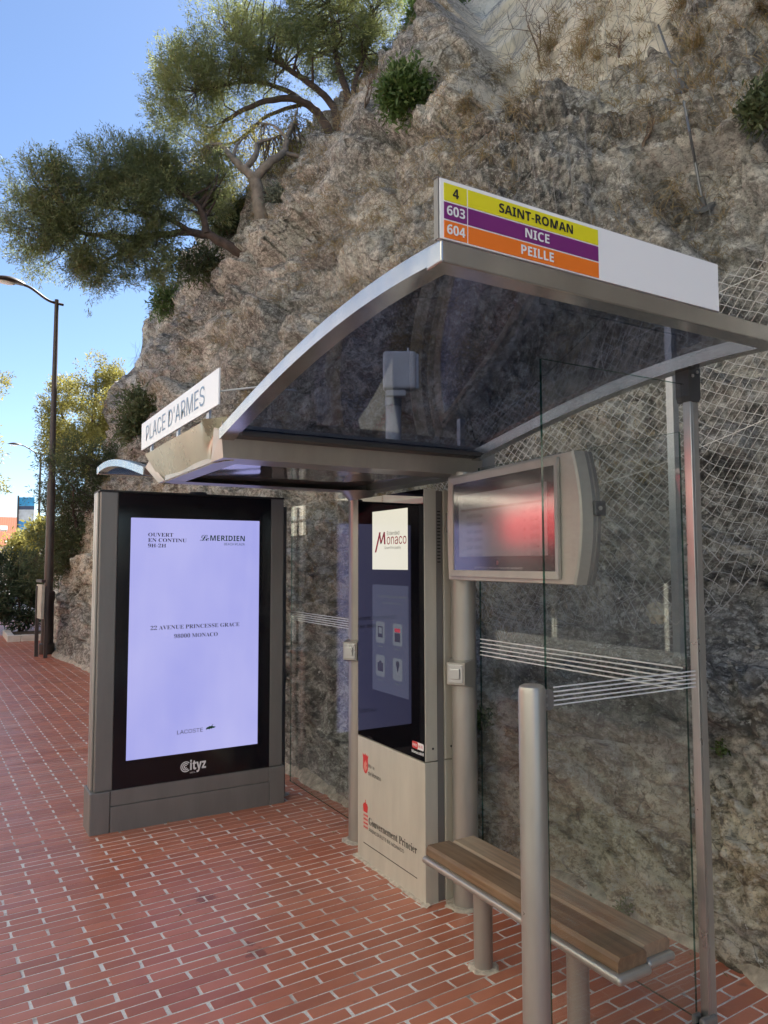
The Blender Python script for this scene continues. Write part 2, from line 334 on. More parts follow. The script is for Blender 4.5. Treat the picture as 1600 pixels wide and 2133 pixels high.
class MB:
    def __init__(s): s.v = []; s.f = []; s.mi = []
    def put(s, v, f, mi=0):
        o = len(s.v); s.v += [tuple(map(float, p)) for p in v]; s.f += [tuple(o+i for i in q) for q in f]; s.mi += [mi]*len(f); return s
    def box(s, x0, x1, y0, y1, z0, z1, bev=0.0, seg=2, mi=0):
        bm = bmesh.new(); bmesh.ops.create_cube(bm, size=1.0)
        for p in bm.verts: p.co = Vector(((x0+x1)/2+p.co.x*(x1-x0), (y0+y1)/2+p.co.y*(y1-y0), (z0+z1)/2+p.co.z*(z1-z0)))
        if bev > 0: bmesh.ops.bevel(bm, geom=bm.edges[:], offset=bev, segments=seg, profile=0.5, affect='EDGES')
        bm.verts.index_update(); s.put([p.co for p in bm.verts], [[q.index for q in f.verts] for f in bm.faces], mi); bm.free(); return s
    def obox(s, c, ex, ey, ez, sx, sy, sz, bev=0.0, seg=2, mi=0):
        """oriented box, c centre, unit axes, full sizes"""
        t = MB().box(-sx/2, sx/2, -sy/2, sy/2, -sz/2, sz/2, bev, seg)
        c, ex, ey, ez = [np.array(q, float) for q in (c, ex, ey, ez)]
        s.put([c+ex*p[0]+ey*p[1]+ez*p[2] for p in t.v], t.f, mi); return s
    def tube(s, pts, rad, n=12, cap=True, mi=0):
        pts = [np.array(p, float) for p in pts]; m = len(pts)
        rad = [rad]*m if isinstance(rad, (int, float)) else rad
        o = len(s.v); prev = None
        for i, p in enumerate(pts):
            d = (pts[min(i+1, m-1)]-pts[max(i-1, 0)]); d = d/(np.linalg.norm(d)+1e-9)
            if prev is None:
                a = np.array([0, 0, 1.0]) if abs(d[2]) < 0.9 else np.array([1.0, 0, 0]); prev = np.cross(d, a)
            prev = prev - d*(prev@d); prev /= np.linalg.norm(prev)+1e-9; w = np.cross(d, prev)
            for k in range(n):
                t = 2*math.pi*k/n; s.v.append(tuple(p+(prev*math.cos(t)+w*math.sin(t))*rad[i]))
        for i in range(m-1):
            for k in range(n):
                s.f.append((o+i*n+k, o+i*n+(k+1) % n, o+(i+1)*n+(k+1) % n, o+(i+1)*n+k)); s.mi.append(mi)
        if cap:
            s.f.append(tuple(o+k for k in range(n))[::-1]); s.mi.append(mi)
            s.f.append(tuple(o+(m-1)*n+k for k in range(n))); s.mi.append(mi)
        return s
    def prism(s, poly, o, ex, ey, depth, mi=0):
        """poly 2D outline in plane (ex,ey) at o, extruded by depth along -(ex x ey)"""
        o, ex, ey = [np.array(q, float) for q in (o, ex, ey)]; nn = np.cross(ex, ey)
        a = [o+ex*p[0]+ey*p[1] for p in poly]; b = [q-nn*depth for q in a]; n = len(poly)
        s.put(a+b, [tuple(range(n)), tuple(range(2*n-1, n-1, -1))]+[(i, n+i, n+(i+1) % n, (i+1) % n) for i in range(n)], mi); return s
    def mesh(s, name, mats, smooth=False): return new_mesh(name, s.v, s.f, mats, smooth, s.mi if isinstance(mats, (list, tuple)) else None)
    def build(s, name, mats, parent=None, smooth=False, **kw): return add(name, s.mesh(name, mats, smooth), parent, **kw)
def auto_smooth(o, ang=40):
    me = o.data; me.polygons.foreach_set('use_smooth', [True]*len(me.polygons)); me.set_sharp_from_angle(angle=math.radians(ang))
    return o
def unit(v): return v/(np.linalg.norm(v, axis=-1, keepdims=True)+1e-9)
X3, Y3, Z3 = np.array([1., 0, 0]), np.array([0, 1., 0]), np.array([0, 0, 1.])

import os
def _font(fn):
    try: return bpy.data.fonts.load(os.path.join(bpy.utils.system_resource('DATAFILES', path='fonts'), fn))   # fonts that ship with Blender
    except Exception: return None
SANS, SERIF = _font('Inter.woff2'), _font('NotoSansMath-Regular.woff2')
def serif(t):
    if SERIF is None: return t
    def g(ch):
        if 'A' <= ch <= 'Z': return chr(0x1D400+ord(ch)-65)
        if 'a' <= ch <= 'z': return chr(0x1D41A+ord(ch)-97)
        return chr(0x1D7CE+ord(ch)-48) if '0' <= ch <= '9' else ch
    return ''.join(map(g, t))
def boldsans(t):
    if SERIF is None: return t
    return ''.join(chr(0x1D5D4+ord(c)-65) if 'A' <= c <= 'Z' else chr(0x1D5EE+ord(c)-97) if 'a' <= c <= 'z' else chr(0x1D7EC+ord(c)-48) if '0' <= c <= '9' else c for c in t)
def script(t):
    return t if SERIF is None else ''.join(chr(0x1D4D0+ord(c)-65) if c.isupper() else chr(0x1D4EA+ord(c)-97) for c in t)
def text(name, body, mat, parent, o, ex, ey, w=None, h=None, align='L', bold=0.0, shear=0.0, depth=0.0012, spacing=1.0, line=1.0, face='sans'):
    """lettering as thin raised mesh; (w,h) fit the whole block, o = left/centre/right of baseline block bottom"""
    fnt = SANS
    if face == 'serif': body = serif(body); fnt = SERIF
    elif face == 'bold': body = boldsans(body); fnt = SERIF
    elif face == 'script': body = script(body); fnt = SERIF
    c = bpy.data.curves.new(name, 'FONT'); c.body = body
    if fnt is not None: c.font = fnt
    c.body = body; c.size = 1.0; c.offset = bold; c.extrude = 0.0; c.shear = shear
    c.space_character = spacing; c.space_line = line; c.resolution_u = 3
    c.align_x = {'L': 'LEFT', 'C': 'CENTER', 'R': 'RIGHT'}[align]
    t = bpy.data.objects.new(name, c); COL.objects.link(t)
    me = bpy.data.meshes.new_from_object(t); bpy.data.objects.remove(t); bpy.data.curves.remove(c)
    n = len(me.vertices); co = np.empty(n*3); me.vertices.foreach_get('co', co); co = co.reshape(-1, 3)
    lo, hi = co.min(0), co.max(0); sx = w/(hi[0]-lo[0]) if w else None; sy = h/(hi[1]-lo[1]) if h else None
    sx = sx or sy; sy = sy or sx
    x = (co[:, 0]-{'L': lo[0], 'C': (lo[0]+hi[0])/2, 'R': hi[0]}[align])*sx; y = (co[:, 1]-lo[1])*sy
    o, ex, ey = [np.array(q, float) for q in (o, ex, ey)]; nn = np.cross(ex, ey)
    P = o+x[:, None]*ex+y[:, None]*ey+nn*depth
    me.vertices.foreach_set('co', P.ravel()); me.materials.clear(); me.materials.append(mat); me.update()
    return add(name, me, parent)

# ------------------------------------------------------------------ noise
def _h(ix, iy, iz, seed):
    h = (ix.astype(np.uint32)*np.uint32(374761393) + iy.astype(np.uint32)*np.uint32(668265263) + iz.astype(np.uint32)*np.uint32(2147483647) + np.uint32((seed*974634777) & 0xffffffff))
    h = (h ^ (h >> np.uint32(13)))*np.uint32(1274126177); h = h ^ (h >> np.uint32(16)); h = h*np.uint32(2246822519); h ^= h >> np.uint32(15)
    return h.astype(np.float32)/np.float32(4294967295.0)
def vnoise(P, seed=0):
    I = np.floor(P).astype(np.int64); fr = (P-I).astype(np.float32); w = fr*fr*fr*(fr*(fr*6-15)+10)
    r = 0
    for a in (0, 1):
        for b in (0, 1):
            for c in (0, 1):
                ww = (w[:, 0] if a else 1-w[:, 0])*(w[:, 1] if b else 1-w[:, 1])*(w[:, 2] if c else 1-w[:, 2])
                r = r + ww*_h(I[:, 0]+a, I[:, 1]+b, I[:, 2]+c, seed)
    return r*2-1
def fbm(P, octv=4, seed=0, gain=0.5, ridged=False):
    r = 0; a = 1.0; t = 0
    for k in range(octv):
        n = vnoise(P*(2.03**k)+k*17.3, seed+k)
        r = r + a*((1-2*np.abs(n)) if ridged else n); t += a; a *= gain
    return r/t
def blocks(P, seed, tilt=0.9, groove=0.25, gw=0.10):
    """fractured blocks: every cell has its own offset and tilt, with grooves between cells"""
    I = np.floor(P).astype(np.int64); n = len(P)
    f1 = np.full(n, 9.0, np.float32); f2 = np.full(n, 9.0, np.float32); val = np.zeros(n, np.float32); rnd = np.zeros(n, np.float32)
    for a in (-1, 0, 1):
        for b in (-1, 0, 1):
            for c in (-1, 0, 1):
                x, y, z = I[:, 0]+a, I[:, 1]+b, I[:, 2]+c
                h1, h2, h3 = _h(x, y, z, seed), _h(x, y, z, seed+1), _h(x, y, z, seed+2)
                dx = (P[:, 0]-(x+h1)).astype(np.float32); dy = (P[:, 1]-(y+h2)).astype(np.float32); dz = (P[:, 2]-(z+h3)).astype(np.float32)
                d = np.sqrt(dx*dx+dy*dy+dz*dz)
                v = (_h(x, y, z, seed+3)-.5) + tilt*(dx*(h2-.5)+dy*(h3-.5)+dz*(h1-.5))*2
                m = d < f1
                f2 = np.where(m, f1, np.minimum(f2, d)); val = np.where(m, v, val); rnd = np.where(m, _h(x, y, z, seed+5), rnd); f1 = np.where(m, d, f1)
    g = np.clip((f2-f1)/gw, 0, 1)
    return val - groove*(1-g), rnd
def sstep(a, b, x): t = np.clip((x-a)/(b-a), 0, 1); return t*t*(3-2*t)

# ------------------------------------------------------------------ cliff
_sk = [(1000, -20, 7.6), (960, 20, 7.5), (860, 110, 7.2), (800, 160, 7.0), (720, 240, 6.8), (640, 310, 6.5), (560, 400, 6.2), (490, 480, 6.0), (400, 570, 5.8), (328, 655, 5.5),
       (306, 720, 5.2), (282, 810, 5.0), (250, 900, 4.7), (225, 960, 4.4), (203, 1010, 4.2), (180, 1060, 4.0)]
_cr = np.array([onx(*q) for q in _sk])                       # crest polyline (X, Y, Z)
_cr = _cr[np.argsort(_cr[:, 1])]
CRY = np.concatenate([[-14, -4, 3], _cr[:, 1], [_cr[-1, 1]+8, _cr[-1, 1]+20]])
CRX = np.concatenate([[9, 8.2, 7.8], _cr[:, 0], [4.0, 3.8]])
CRZ = np.concatenate([[11.5, 12.0, 12.3], _cr[:, 2], [2.6, 0.6]])
FTY = np.array([-14, 0, 1.0, 1.82, 2.2, 3.2, 4.5, 5.5, 8.0, 12.3, 14.4, 16.2, 19, 25, 60.]); FTX = np.array([3.2, 2.78, 2.76, 2.79, 2.82, 2.66, 2.38, 2.36, 2.15, 1.87, 1.64, 1.70, 2.3, 2.6, 3.0])
ys = np.concatenate([np.linspace(-14, 1.0, 60, endpoint=False), np.exp(np.linspace(math.log(3.0), math.log(60.0), 760))-2.0])
NU = len(ys)
xf = np.interp(ys, FTY, FTX); xc = np.interp(ys, CRY, CRX); zc = np.interp(ys, CRY, CRZ)
lw = 1-sstep(3.9, 5.2, ys)                                    # where the soil ledge exists
def lp(a, b): return b+(a-b)*lw
prof = []                                                    # control rows (X, Z) for each y
prof.append((xf-0.02, 0*xf-0.25)); prof.append((xf, 0*xf)); prof.append((xf+0.10, 0*xf+0.42)); prof.append((xf+lp(0.22, 0.18), 0*xf+0.80))
prof.append((xf+lp(0.36, 0.26), lp(1.06, 1.15)+0*xf)); prof.append((xf+lp(0.80, 0.42), lp(1.20, 1.75)+0*xf)); prof.append((xf+lp(1.00, 0.62), lp(1.50, 2.3)+0*xf))
x6 = xf+lp(1.22, 0.85); z6 = np.minimum(lp(2.2, 3.0)+0*xf, np.maximum(zc*0.6, 0.3))
prof.append((x6, z6))
for fx, fz in ((0.20, 0.27), (0.45, 0.55), (0.72, 0.80), (0.90, 0.94), (1.0, 1.0)): prof.append((x6+(xc-x6)*fx, z6+(zc-z6)*fz))
hi = np.clip(zc/10, 0.1, 1)
prof.append((xc+0.8, zc+0.9*hi)); prof.append((xc+3, zc+3.8*hi)); prof.append((xc+11, zc+14.4*hi))  # unseen slope behind the crest, its rise shaped to keep sun off the rim
for k in range(1, len(prof)-1):                               # far rows must not rise above the crest line
    if k < 8: prof[k] = (prof[k][0], np.minimum(prof[k][1], np.maximum(zc*(0.1*k), 0.02*k)))
PX = np.array([p[0] for p in prof]); PZ = np.array([p[1] for p in prof])
nseg = [6, 34, 30, 22, 30, 22, 30, 62, 74, 66, 44, 28, 18, 16, 12]
tv = np.concatenate([np.linspace(k, k+1, n, endpoint=False) for k, n in enumerate(nseg)]+[[len(nseg)]])
NV = len(tv); k0 = np.minimum(tv.astype(int), len(prof)-2); ft = tv-k0
def crow(A):                                                  # Catmull-Rom through control rows
    a = A[np.maximum(k0-1, 0)]; b = A[k0]; c = A[k0+1]; d = A[np.minimum(k0+2, len(A)-1)]; t = ft[:, None]
    cr = 0.5*(2*b+(c-a)*t+(2*a-5*b+4*c-d)*t**2+(3*b-a-3*c+d)*t**3); return 0.6*cr+0.4*(b+(c-b)*t)
GX = crow(PX); GZ = crow(PZ); GY = np.repeat(ys[None, :], NV, 0)
B = np.stack([GX, GY, GZ], -1)
du = np.gradient(B, axis=1); dv = np.gradient(B, axis=0); N = np.cross(du, dv); N /= np.linalg.norm(N, axis=-1, keepdims=True)+1e-9
N *= np.where((N[..., 0:1]*-1+N[..., 2:3]*0.5) < 0, -1, 1)
P = B.reshape(-1, 3); Nn = N.reshape(-1, 3); row = np.repeat(tv[:, None], NU, 1).ravel()
warp = np.stack([fbm(P*0.7+3, 3, 50), fbm(P*0.7+31, 3, 60), fbm(P*0.7+77, 3, 70)], -1)
ca, sa = math.cos(0.16), math.sin(0.16)
Q = np.stack([P[:, 0], P[:, 1]*ca+P[:, 2]*sa, -P[:, 1]*sa+P[:, 2]*ca], -1)+warp*0.35     # dipping strata frame
up = sstep(6.5, 8.5, row); foot = sstep(0.6, 2.2, row); far_ = sstep(9.0, 14.0, row)
D = 0.42*fbm(P*0.45, 3, 1)*up + 0.10*fbm(P*1.1+9, 3, 5)*foot
dist_ = np.hypot(P[:, 0], P[:, 1]); f1_ = 1-sstep(6, 10, dist_); f2_ = 1-sstep(9, 15, dist_); f3_ = 1-sstep(18, 26, dist_)
bA, _ = blocks(Q*np.array([0.55, 0.30, 0.85]), 11, 0.8, 0.18); D += bA*0.48*up
bB, cellB = blocks(Q*np.array([1.7, 0.85, 2.6]), 21, 0.9, 0.30); D += bB*(0.11*foot+0.10*up)
bC, cellC = blocks(Q*np.array([4.6, 2.6, 7.0])+warp, 31, 0.9, 0.35); D += bC*(0.075*foot+0.015*up)*f3_
D += 0.055*fbm(Q*np.array([2.0, 0.9, 5.0]), 4, 41, 0.55, True)*(0.6*foot+0.8*up)
bD, _ = blocks(Q*np.array([11.0, 7.0, 15.0])+warp*2, 35, 0.9, 0.35); D += bD*(0.036*foot+0.004*up)*f1_
D += 0.045*fbm(Q*np.array([5.0, 3.5, 9.0]), 3, 43, 0.6, True)*(foot-0.3*up)*f2_
D += 0.022*fbm(P*9.0, 2, 45, 0.6)*foot*f1_ + 0.008*fbm(P*26.0, 2, 47)*foot*(1-sstep(3.5, 5.5, dist_))
# pale slab set back above a grassy shoulder
SLAB = np.array([(965, -160), (955, 45), (1010, 105), (965, 195), (1085, 178), (1112, 145), (1240, 105), (1385, 25), (1440, -160)], float)   # outline of the bare slab
_d = P-CAM; _z = np.maximum(_d@_f, 0.1); sx_ = CX+FPX*(_d@_r)/_z+16*fbm(P*2.2, 3, 88); sy_ = CY-FPX*(_d@_u)/_z+16*fbm(P*2.2+9, 3, 89)
ins = np.zeros(len(P), bool)
for (x1, y1), (x2, y2) in zip(SLAB, np.roll(SLAB, -1, 0)):
    cnd = (y1 > sy_) != (y2 > sy_); ins ^= cnd & (sx_ < (x2-x1)*(sy_-y1)/(y2-y1+1e-9)+x1)
slab = (ins & (row > 6) & (row < 14) & (P[:, 1] > 2)).astype(float).reshape(NV, NU)
for _ in range(3): slab[1:-1, 1:-1] = (slab[1:-1, 1:-1]*2+slab[:-2, 1:-1]+slab[2:, 1:-1]+slab[1:-1, :-2]+slab[1:-1, 2:])/6
slab = slab.ravel()
D = D*(1-0.72*slab) - 0.55*slab
ledge = lw[None, :].repeat(NV, 0).ravel()*sstep(4.0, 4.35, row)*(1-sstep(5.6, 6.2, row))
D = D*(1-0.45*ledge)
D *= (1-0.5*sstep(30, 40, P[:, 1]))
CP = P + Nn*D[:, None]
tone = sstep(0.05, 0.42, fbm(Q*np.array([0.6, 0.28, 1.2])+5, 4, 101))*sstep(7, 9, row)*sstep(5.5, 8, P[:, 1]+P[:, 2]*0.25)*(1-slab)
tone = np.maximum(tone, 0.8*sstep(10, 13, P[:, 1])*(1-sstep(1.2, 2.5, P[:, 2]))*sstep(-0.2, 0.3, fbm(P*1.5, 3, 109)))
tone = np.maximum(tone, 0.75*sstep(4.2, 4.8, P[:, 1])*(1-sstep(5.6, 7, P[:, 1]))*(1-sstep(1.6, 2.6, P[:, 2]))*sstep(-0.15, 0.3, fbm(P*1.7, 3, 108)))
warm = (1-sstep(0.45, 1.05, P[:, 2]+0.35*fbm(P*1.6, 3, 104)))*(1-sstep(3.4, 4.6, P[:, 1]))
warm = np.maximum(warm, 0.7*sstep(9, 12, P[:, 1])*(1-sstep(2.2, 3.2, P[:, 2]))*sstep(0.7, 1.6, P[:, 2]))
ii = np.arange(NV*NU).reshape(NV, NU)
CF = np.stack([ii[:-1, :-1], ii[:-1, 1:], ii[1:, 1:], ii[1:, :-1]], -1).reshape(-1, 4)
cme = fast_mesh('cliff', CP, CF, ROCK, False)
for nm, arr in (('pale', slab), ('warm', warm), ('tone', tone), ('cell', cellB), ('cellfine', cellC)):
    a_ = cme.attributes.new(nm, 'FLOAT', 'POINT'); a_.data.foreach_set('value', arr.astype(np.float32))
cliff = add('cliff', cme, kind='structure')
CG = CP.reshape(NV, NU, 3)
bvh = BVHTree.FromPolygons([Vector(p) for p in CP.tolist()], CF.tolist(), all_triangles=False, epsilon=0.0)
def surf(x, y, lift=0.0):
    """point where the line of sight through a picture point meets the cliff"""
    d = Vector(ray(x, y)).normalized(); h = bvh.ray_cast(Vector(CAM), d)
    if h[0] is None: return None
    return np.array(h[0])+np.array(h[1] if h[1].dot(d) < 0 else -h[1])*lift
def grid_at(y, row_, lift=0.0):
    j = np.interp(y, ys, np.arange(NU)); i = np.interp(row_, tv, np.arange(NV))
    i0, j0 = min(int(i), NV-2), min(int(j), NU-2); a, b = i-i0, j-j0
    p = CG[i0, j0]*(1-a)*(1-b)+CG[i0+1, j0]*a*(1-b)+CG[i0, j0+1]*(1-a)*b+CG[i0+1, j0+1]*a*b
    return p+N[i0, j0]*lift

# ------------------------------------------------------------------ ground, road, pavement
gm = plain('far_ground', (0.16, 0.13, 0.11), 0.9, var=0.25, vscale=0.4)
MB().put([(-900, -900, -0.2), (900, -900, -0.2), (900, 900, -0.2), (-900, 900, -0.2)], [(0, 1, 2, 3)]).build('ground', gm, kind='structure')
asph = plain('asphalt', (0.09, 0.087, 0.085), 0.9, var=0.25, vscale=30)
MB().box(-4.6, -1.72, -40, 90, -0.19, -0.13).build('road', asph, kind='structure')
MB().box(-7.199, -4.62, -40, 90, -0.19, -0.02, 0.01).build('far_pavement', plain('pale_stone_paving', (0.24, 0.225, 0.19), 0.85, var=0.12, vscale=4), kind='structure')
kb = MB()
for k in range(90): kb.box(-1.70, -1.55, -40+k*1.4, -40+k*1.4+1.39, -0.2, 0.0, 0.01, 1)
kb.build('kerb', plain('granite_kerb', (0.34, 0.33, 0.32), 0.85, var=0.2, vscale=50), kind='structure')
pv = [(-1.54, -6), (3.2, -6), (3.2, 70), (-1.54, 70)]
pav = MB().put([(x, y, -0.0016) for x, y in pv]+[(x, y, -0.18) for x, y in pv], [(0, 1, 2, 3)]+[(i, i+4, (i+1) % 4+4, (i+1) % 4) for i in range(4)]).build('pavement', GROUT, kind='structure')
BL, BP, BA = 0.282, 0.0622, math.radians(2.4)
e1 = np.array([math.cos(BA), math.sin(BA)]); e2 = np.array([-math.sin(BA), math.cos(BA)]); BO = np.array([0.695, 3.993])
def brick_shape(lx, ly, wob):
    """thin brick with slightly uneven edges and a chamfer"""
    c = [(-lx/2, -ly/2), (lx/2, -ly/2), (lx/2, ly/2), (-lx/2, ly/2)]
    c = [(x+random.uniform(-wob, wob)*1.6, y+random.uniform(-wob, wob)*0.6) for x, y in c]
    r = 0.006 if random.random() < 0.25 else 0.0015
    ring = []
    for i, (x, y) in enumerate(c):
        sx = 1 if x > 0 else -1; sy = 1 if y > 0 else -1
        a, b_ = (x-sx*r, y), (x, y-sy*r)
        ring += [a, b_] if (sx*sy < 0) == (i in (1, 3)) and i in (1, 3) else [b_, a]
    order = sorted(ring, key=lambda p: math.atan2(p[1], p[0]))
    n = len(order); top = [(x*0.996, y*0.98, 0.0) for x, y in order]; mid = [(x, y, -0.0009) for x, y in order]; bot = [(x, y, -0.012) for x, y in order]
    f = [tuple(range(n))]+[(n+i, n+(i+1) % n, (i+1) % n, i) for i in range(n)]+[(2*n+i, 2*n+(i+1) % n, n+(i+1) % n, n+i) for i in range(n)]
    return top+mid+bot, f
random.seed(3)
variants = [brick_shape(BL-0.0125-random.uniform(-.003, .004), BP-0.0080-random.uniform(-.0015, .002), 0.0013) for _ in range(8)]
vmesh = [new_mesh('brick', v, f, BRICK) for v, f in variants]
allb = []
for i in range(-60, 620):
    for j in range(-14, 14):
        o = BO + e1*((j+0.5)*BL + (BL/2 if i % 2 else 0)) - e2*0 + e2*((i-20)*BP)
        if o[0] < -1.4 or o[1] < -0.6 or o[1] > 24: continue
        if o[0] > np.interp(o[1], FTY, FTX)+0.10: continue
        allb.append((o[0], o[1]))
def pix(p):
    d = np.array(p)-CAM; z = d@_f
    return (CX+FPX*(d@_r)/z, CY-FPX*(d@_u)/z, z) if z > 0.05 else (-9e3, -9e3, z)
inview = sorted([b for b in allb if -30 < pix((b[0], b[1], 0))[0] < 1630 and pix((b[0], b[1], 0))[1] < 2170], key=lambda b: math.hypot(b[0], b[1]))
single = set(inview[:300]); mbk = MB()
for b in allb:
    k = random.randrange(8); z = random.uniform(-0.0007, 0.0010); a = BA+random.uniform(-0.004, 0.004)+(math.pi if random.random() < 0.5 else 0)
    if b in single:
        o = add('brick', vmesh[k], pav); o.location = (b[0], b[1], z); o.rotation_euler = (0, 0, a)
    else:
        v, f = variants[k]; ca_, sa_ = math.cos(a), math.sin(a)
        mbk.put([(b[0]+x*ca_-y*sa_, b[1]+x*sa_+y*ca_, z+w) for x, y, w in v], f)
mbk.build('brick_paving', BRICK, pav, kind='stuff')
# rough mortar fillet along the foot of the rock
fm = MB(); yy = np.linspace(0.6, 16, 160)
sec = []
for y in yy:
    x = np.interp(y, FTY, FTX); w = 0.045+0.025*math.sin(y*2.3)+random.uniform(-.025, .03)
    sec.append([(x-w, y, -0.003), (x-w*0.5, y+random.uniform(-.01, .01), 0.014+random.uniform(0, .012)), (x+0.03, y, 0.05+random.uniform(0, .03)), (x+0.25, y, 0.07)])
V = [p for s_ in sec for p in s_]; F = [(i*4+k, (i+1)*4+k, (i+1)*4+k+1, i*4+k+1) for i in range(len(yy)-1) for k in range(3)]
fm.put(V, F).build('mortar_kerb', FOOTM, smooth=True, kind='structure')

# ------------------------------------------------------------------ bus shelter
SH = thing('bus_shelter', 'taupe metal bus shelter with two tinted arched roofs and glass panes', 'bus shelter', (1.7, 3.5, 0))
XS, XR = 0.93, 2.27
AR = [(2.95, 2.202), (2.67, 2.260), (2.394, 2.305), (2.071, 2.354), (1.811, 2.379), (1.596, 2.387), (1.459, 2.385), (1.338, 2.376)]
def arcz(y): return float(np.interp(-y, [-a for a, _ in AR], [b for _, b in AR]))
_co = np.polyfit([a for a, _ in AR], [b for _, b in AR], 3)
arcz = lambda y: float(np.polyval(_co, y))
def wing(mirror):
    my = (lambda y: 7.30-y) if mirror else (lambda y: y)
    yy = np.linspace(2.945, 1.338, 30)
    for x0, x1 in ((XS, XS+0.062), (XR-0.05, XR)):            # arched side rails
        m = MB(); V = []
        for y in yy:
            z = arcz(y); V += [(x0, my(y), z-0.046), (x1, my(y), z-0.046), (x1, my(y), z), (x0, my(y), z)]
        F = [(i*4+k, i*4+(k+1) % 4, (i+1)*4+(k+1) % 4, (i+1)*4+k) for i in range(len(yy)-1) for k in range(4)]
        F += [(3, 2, 1, 0), tuple(len(V)-4+k for k in range(4))]
        if mirror: F = [q[::-1] for q in F]
        auto_smooth(m.put(V, F).build('roof_rail', RAILM, SH), 30)
    z = arcz(1.338); a, b = sorted((my(1.338), my(1.40)))
    MB().box(XS-0.001, XR+0.001, a-0.001, b, z-0.050, z+0.002, 0.004).build('end_rail', RAILM, SH)
    m = MB(); V = []
    for y in yy[:-1]:
        z = arcz(y)-0.012; V += [(XS+0.055, my(y), z), (XR-0.045, my(y), z), (XR-0.045, my(y), z+0.005), (XS+0.055, my(y), z+0.005)]
    F = [(i*4+k, i*4+(k+1) % 4, (i+1)*4+(k+1) % 4, (i+1)*4+k) for i in range(len(yy)-2) for k in range(4)]
    auto_smooth(m.put(V, F).build('roof_sheet', TINT, SH), 30)
    y0, y1 = sorted((my(2.945), my(2.86))); MB().box(XS+0.06, XR-0.05, y0, y1, 2.165, 2.19, 0.006).build('gutter', DARKP, SH)
wing(False); wing(True)
# central box: tapered beam running out to the street
YN, YF = 2.95, 4.35
m = MB()
V = [(XS+0.01, YN, 2.20), (2.30, YN, 2.20), (2.30, YN+0.03, 2.088), (XS+0.03, YN+0.03, 2.088),
     (XS+0.01, YN+0.10, 2.225), (2.30, YN+0.10, 2.225), (2.30, YN+0.20, 2.088), (XS+0.03, YN+0.20, 2.088)]
m.put(V, [(0, 3, 2, 1), (0, 1, 5, 4), (3, 7, 6, 2), (1, 2, 6, 5), (4, 5, 6, 7), (0, 4, 7, 3)]); o = m.build('side_beam', TAUPE, SH)
m = MB()
V = [(XS+0.01, YF, 2.20), (2.30, YF, 2.20), (2.30, YF-0.22, 2.088), (XS+0.03, YF-0.25, 2.088),
     (XS+0.01, YF-0.10, 2.225), (2.30, YF-0.10, 2.225), (2.30, YF-0.38, 2.088), (XS+0.03, YF-0.38, 2.088)]
m.put(V, [(0, 1, 2, 3), (0, 4, 5, 1), (3, 2, 6, 7), (1, 5, 6, 2), (4, 7, 6, 5), (0, 3, 7, 4)]); m.build('side_beam', TAUPE, SH)
MB().box(XS+0.03, 2.30, YN+0.09, YF-0.09, 2.228, 2.245).build('box_top', TAUPE, SH)
MB().box(XS+0.031, XS+0.14, YN+0.201, YF-0.381, 2.0885, 2.20).build('cross_beam', TAUPE, SH)
MB().box(2.18, 2.299, YN+0.201, YF-0.381, 2.089, 2.20).build('cross_beam', TAUPE, SH)
# soffit panel slightly wavy so reflections bend
m = MB(); nx, ny = 24, 14
V = [(XS+0.141+(1.04)*i/nx, YN+0.21+(YF-0.40-YN-0.20)*j/ny, 2.112+0.0012*math.sin(i*0.9)*math.sin(j*0.8)) for j in range(ny+1) for i in range(nx+1)]
m.put(V, [(j*(nx+1)+i, (j+1)*(nx+1)+i, (j+1)*(nx+1)+i+1, j*(nx+1)+i+1) for j in range(ny) for i in range(nx)])
auto_smooth(m.build('soffit_panel', SOFFIT, SH), 60)
# street-end fascia: dented sheet with folded, crumpled corners
m = MB(); nu, nv = 60, 12; V = []
for j in range(nv+1):
    t = j/nv
    for i in range(nu+1):
        s_ = i/nu; ya = YF-0.02-t*0.23; yb = YN+0.025+t*0.045
        y = ya+(yb-ya)*s_; z = 2.262-t*0.178; x = XS-0.012+0.05*t
        w = max(0, (s_-0.9)/0.1)+max(0, (0.05-s_)/0.05); x += 0.055*w**1.5
        dent = math.exp(-((s_-0.93)/0.05)**2)*(0.012*math.sin(t*9+s_*40)-0.012*math.cos(t*5))
        V.append((x+dent+0.0015*math.sin(s_*11), y, z))
F = [(j*(nu+1)+i, (j+1)*(nu+1)+i, (j+1)*(nu+1)+i+1, j*(nu+1)+i+1) for j in range(nv) for i in range(nu)]
auto_smooth(m.put(V, F).build('fascia', paint('dented_fascia_paint', (0.37, 0.345, 0.25), 0.27, 0.5), SH), 60)
MB().box(XS+0.03, XS+0.034, YN+0.05, YF-0.05, 2.20, 2.259).build('fascia_back', TAUPE, SH)
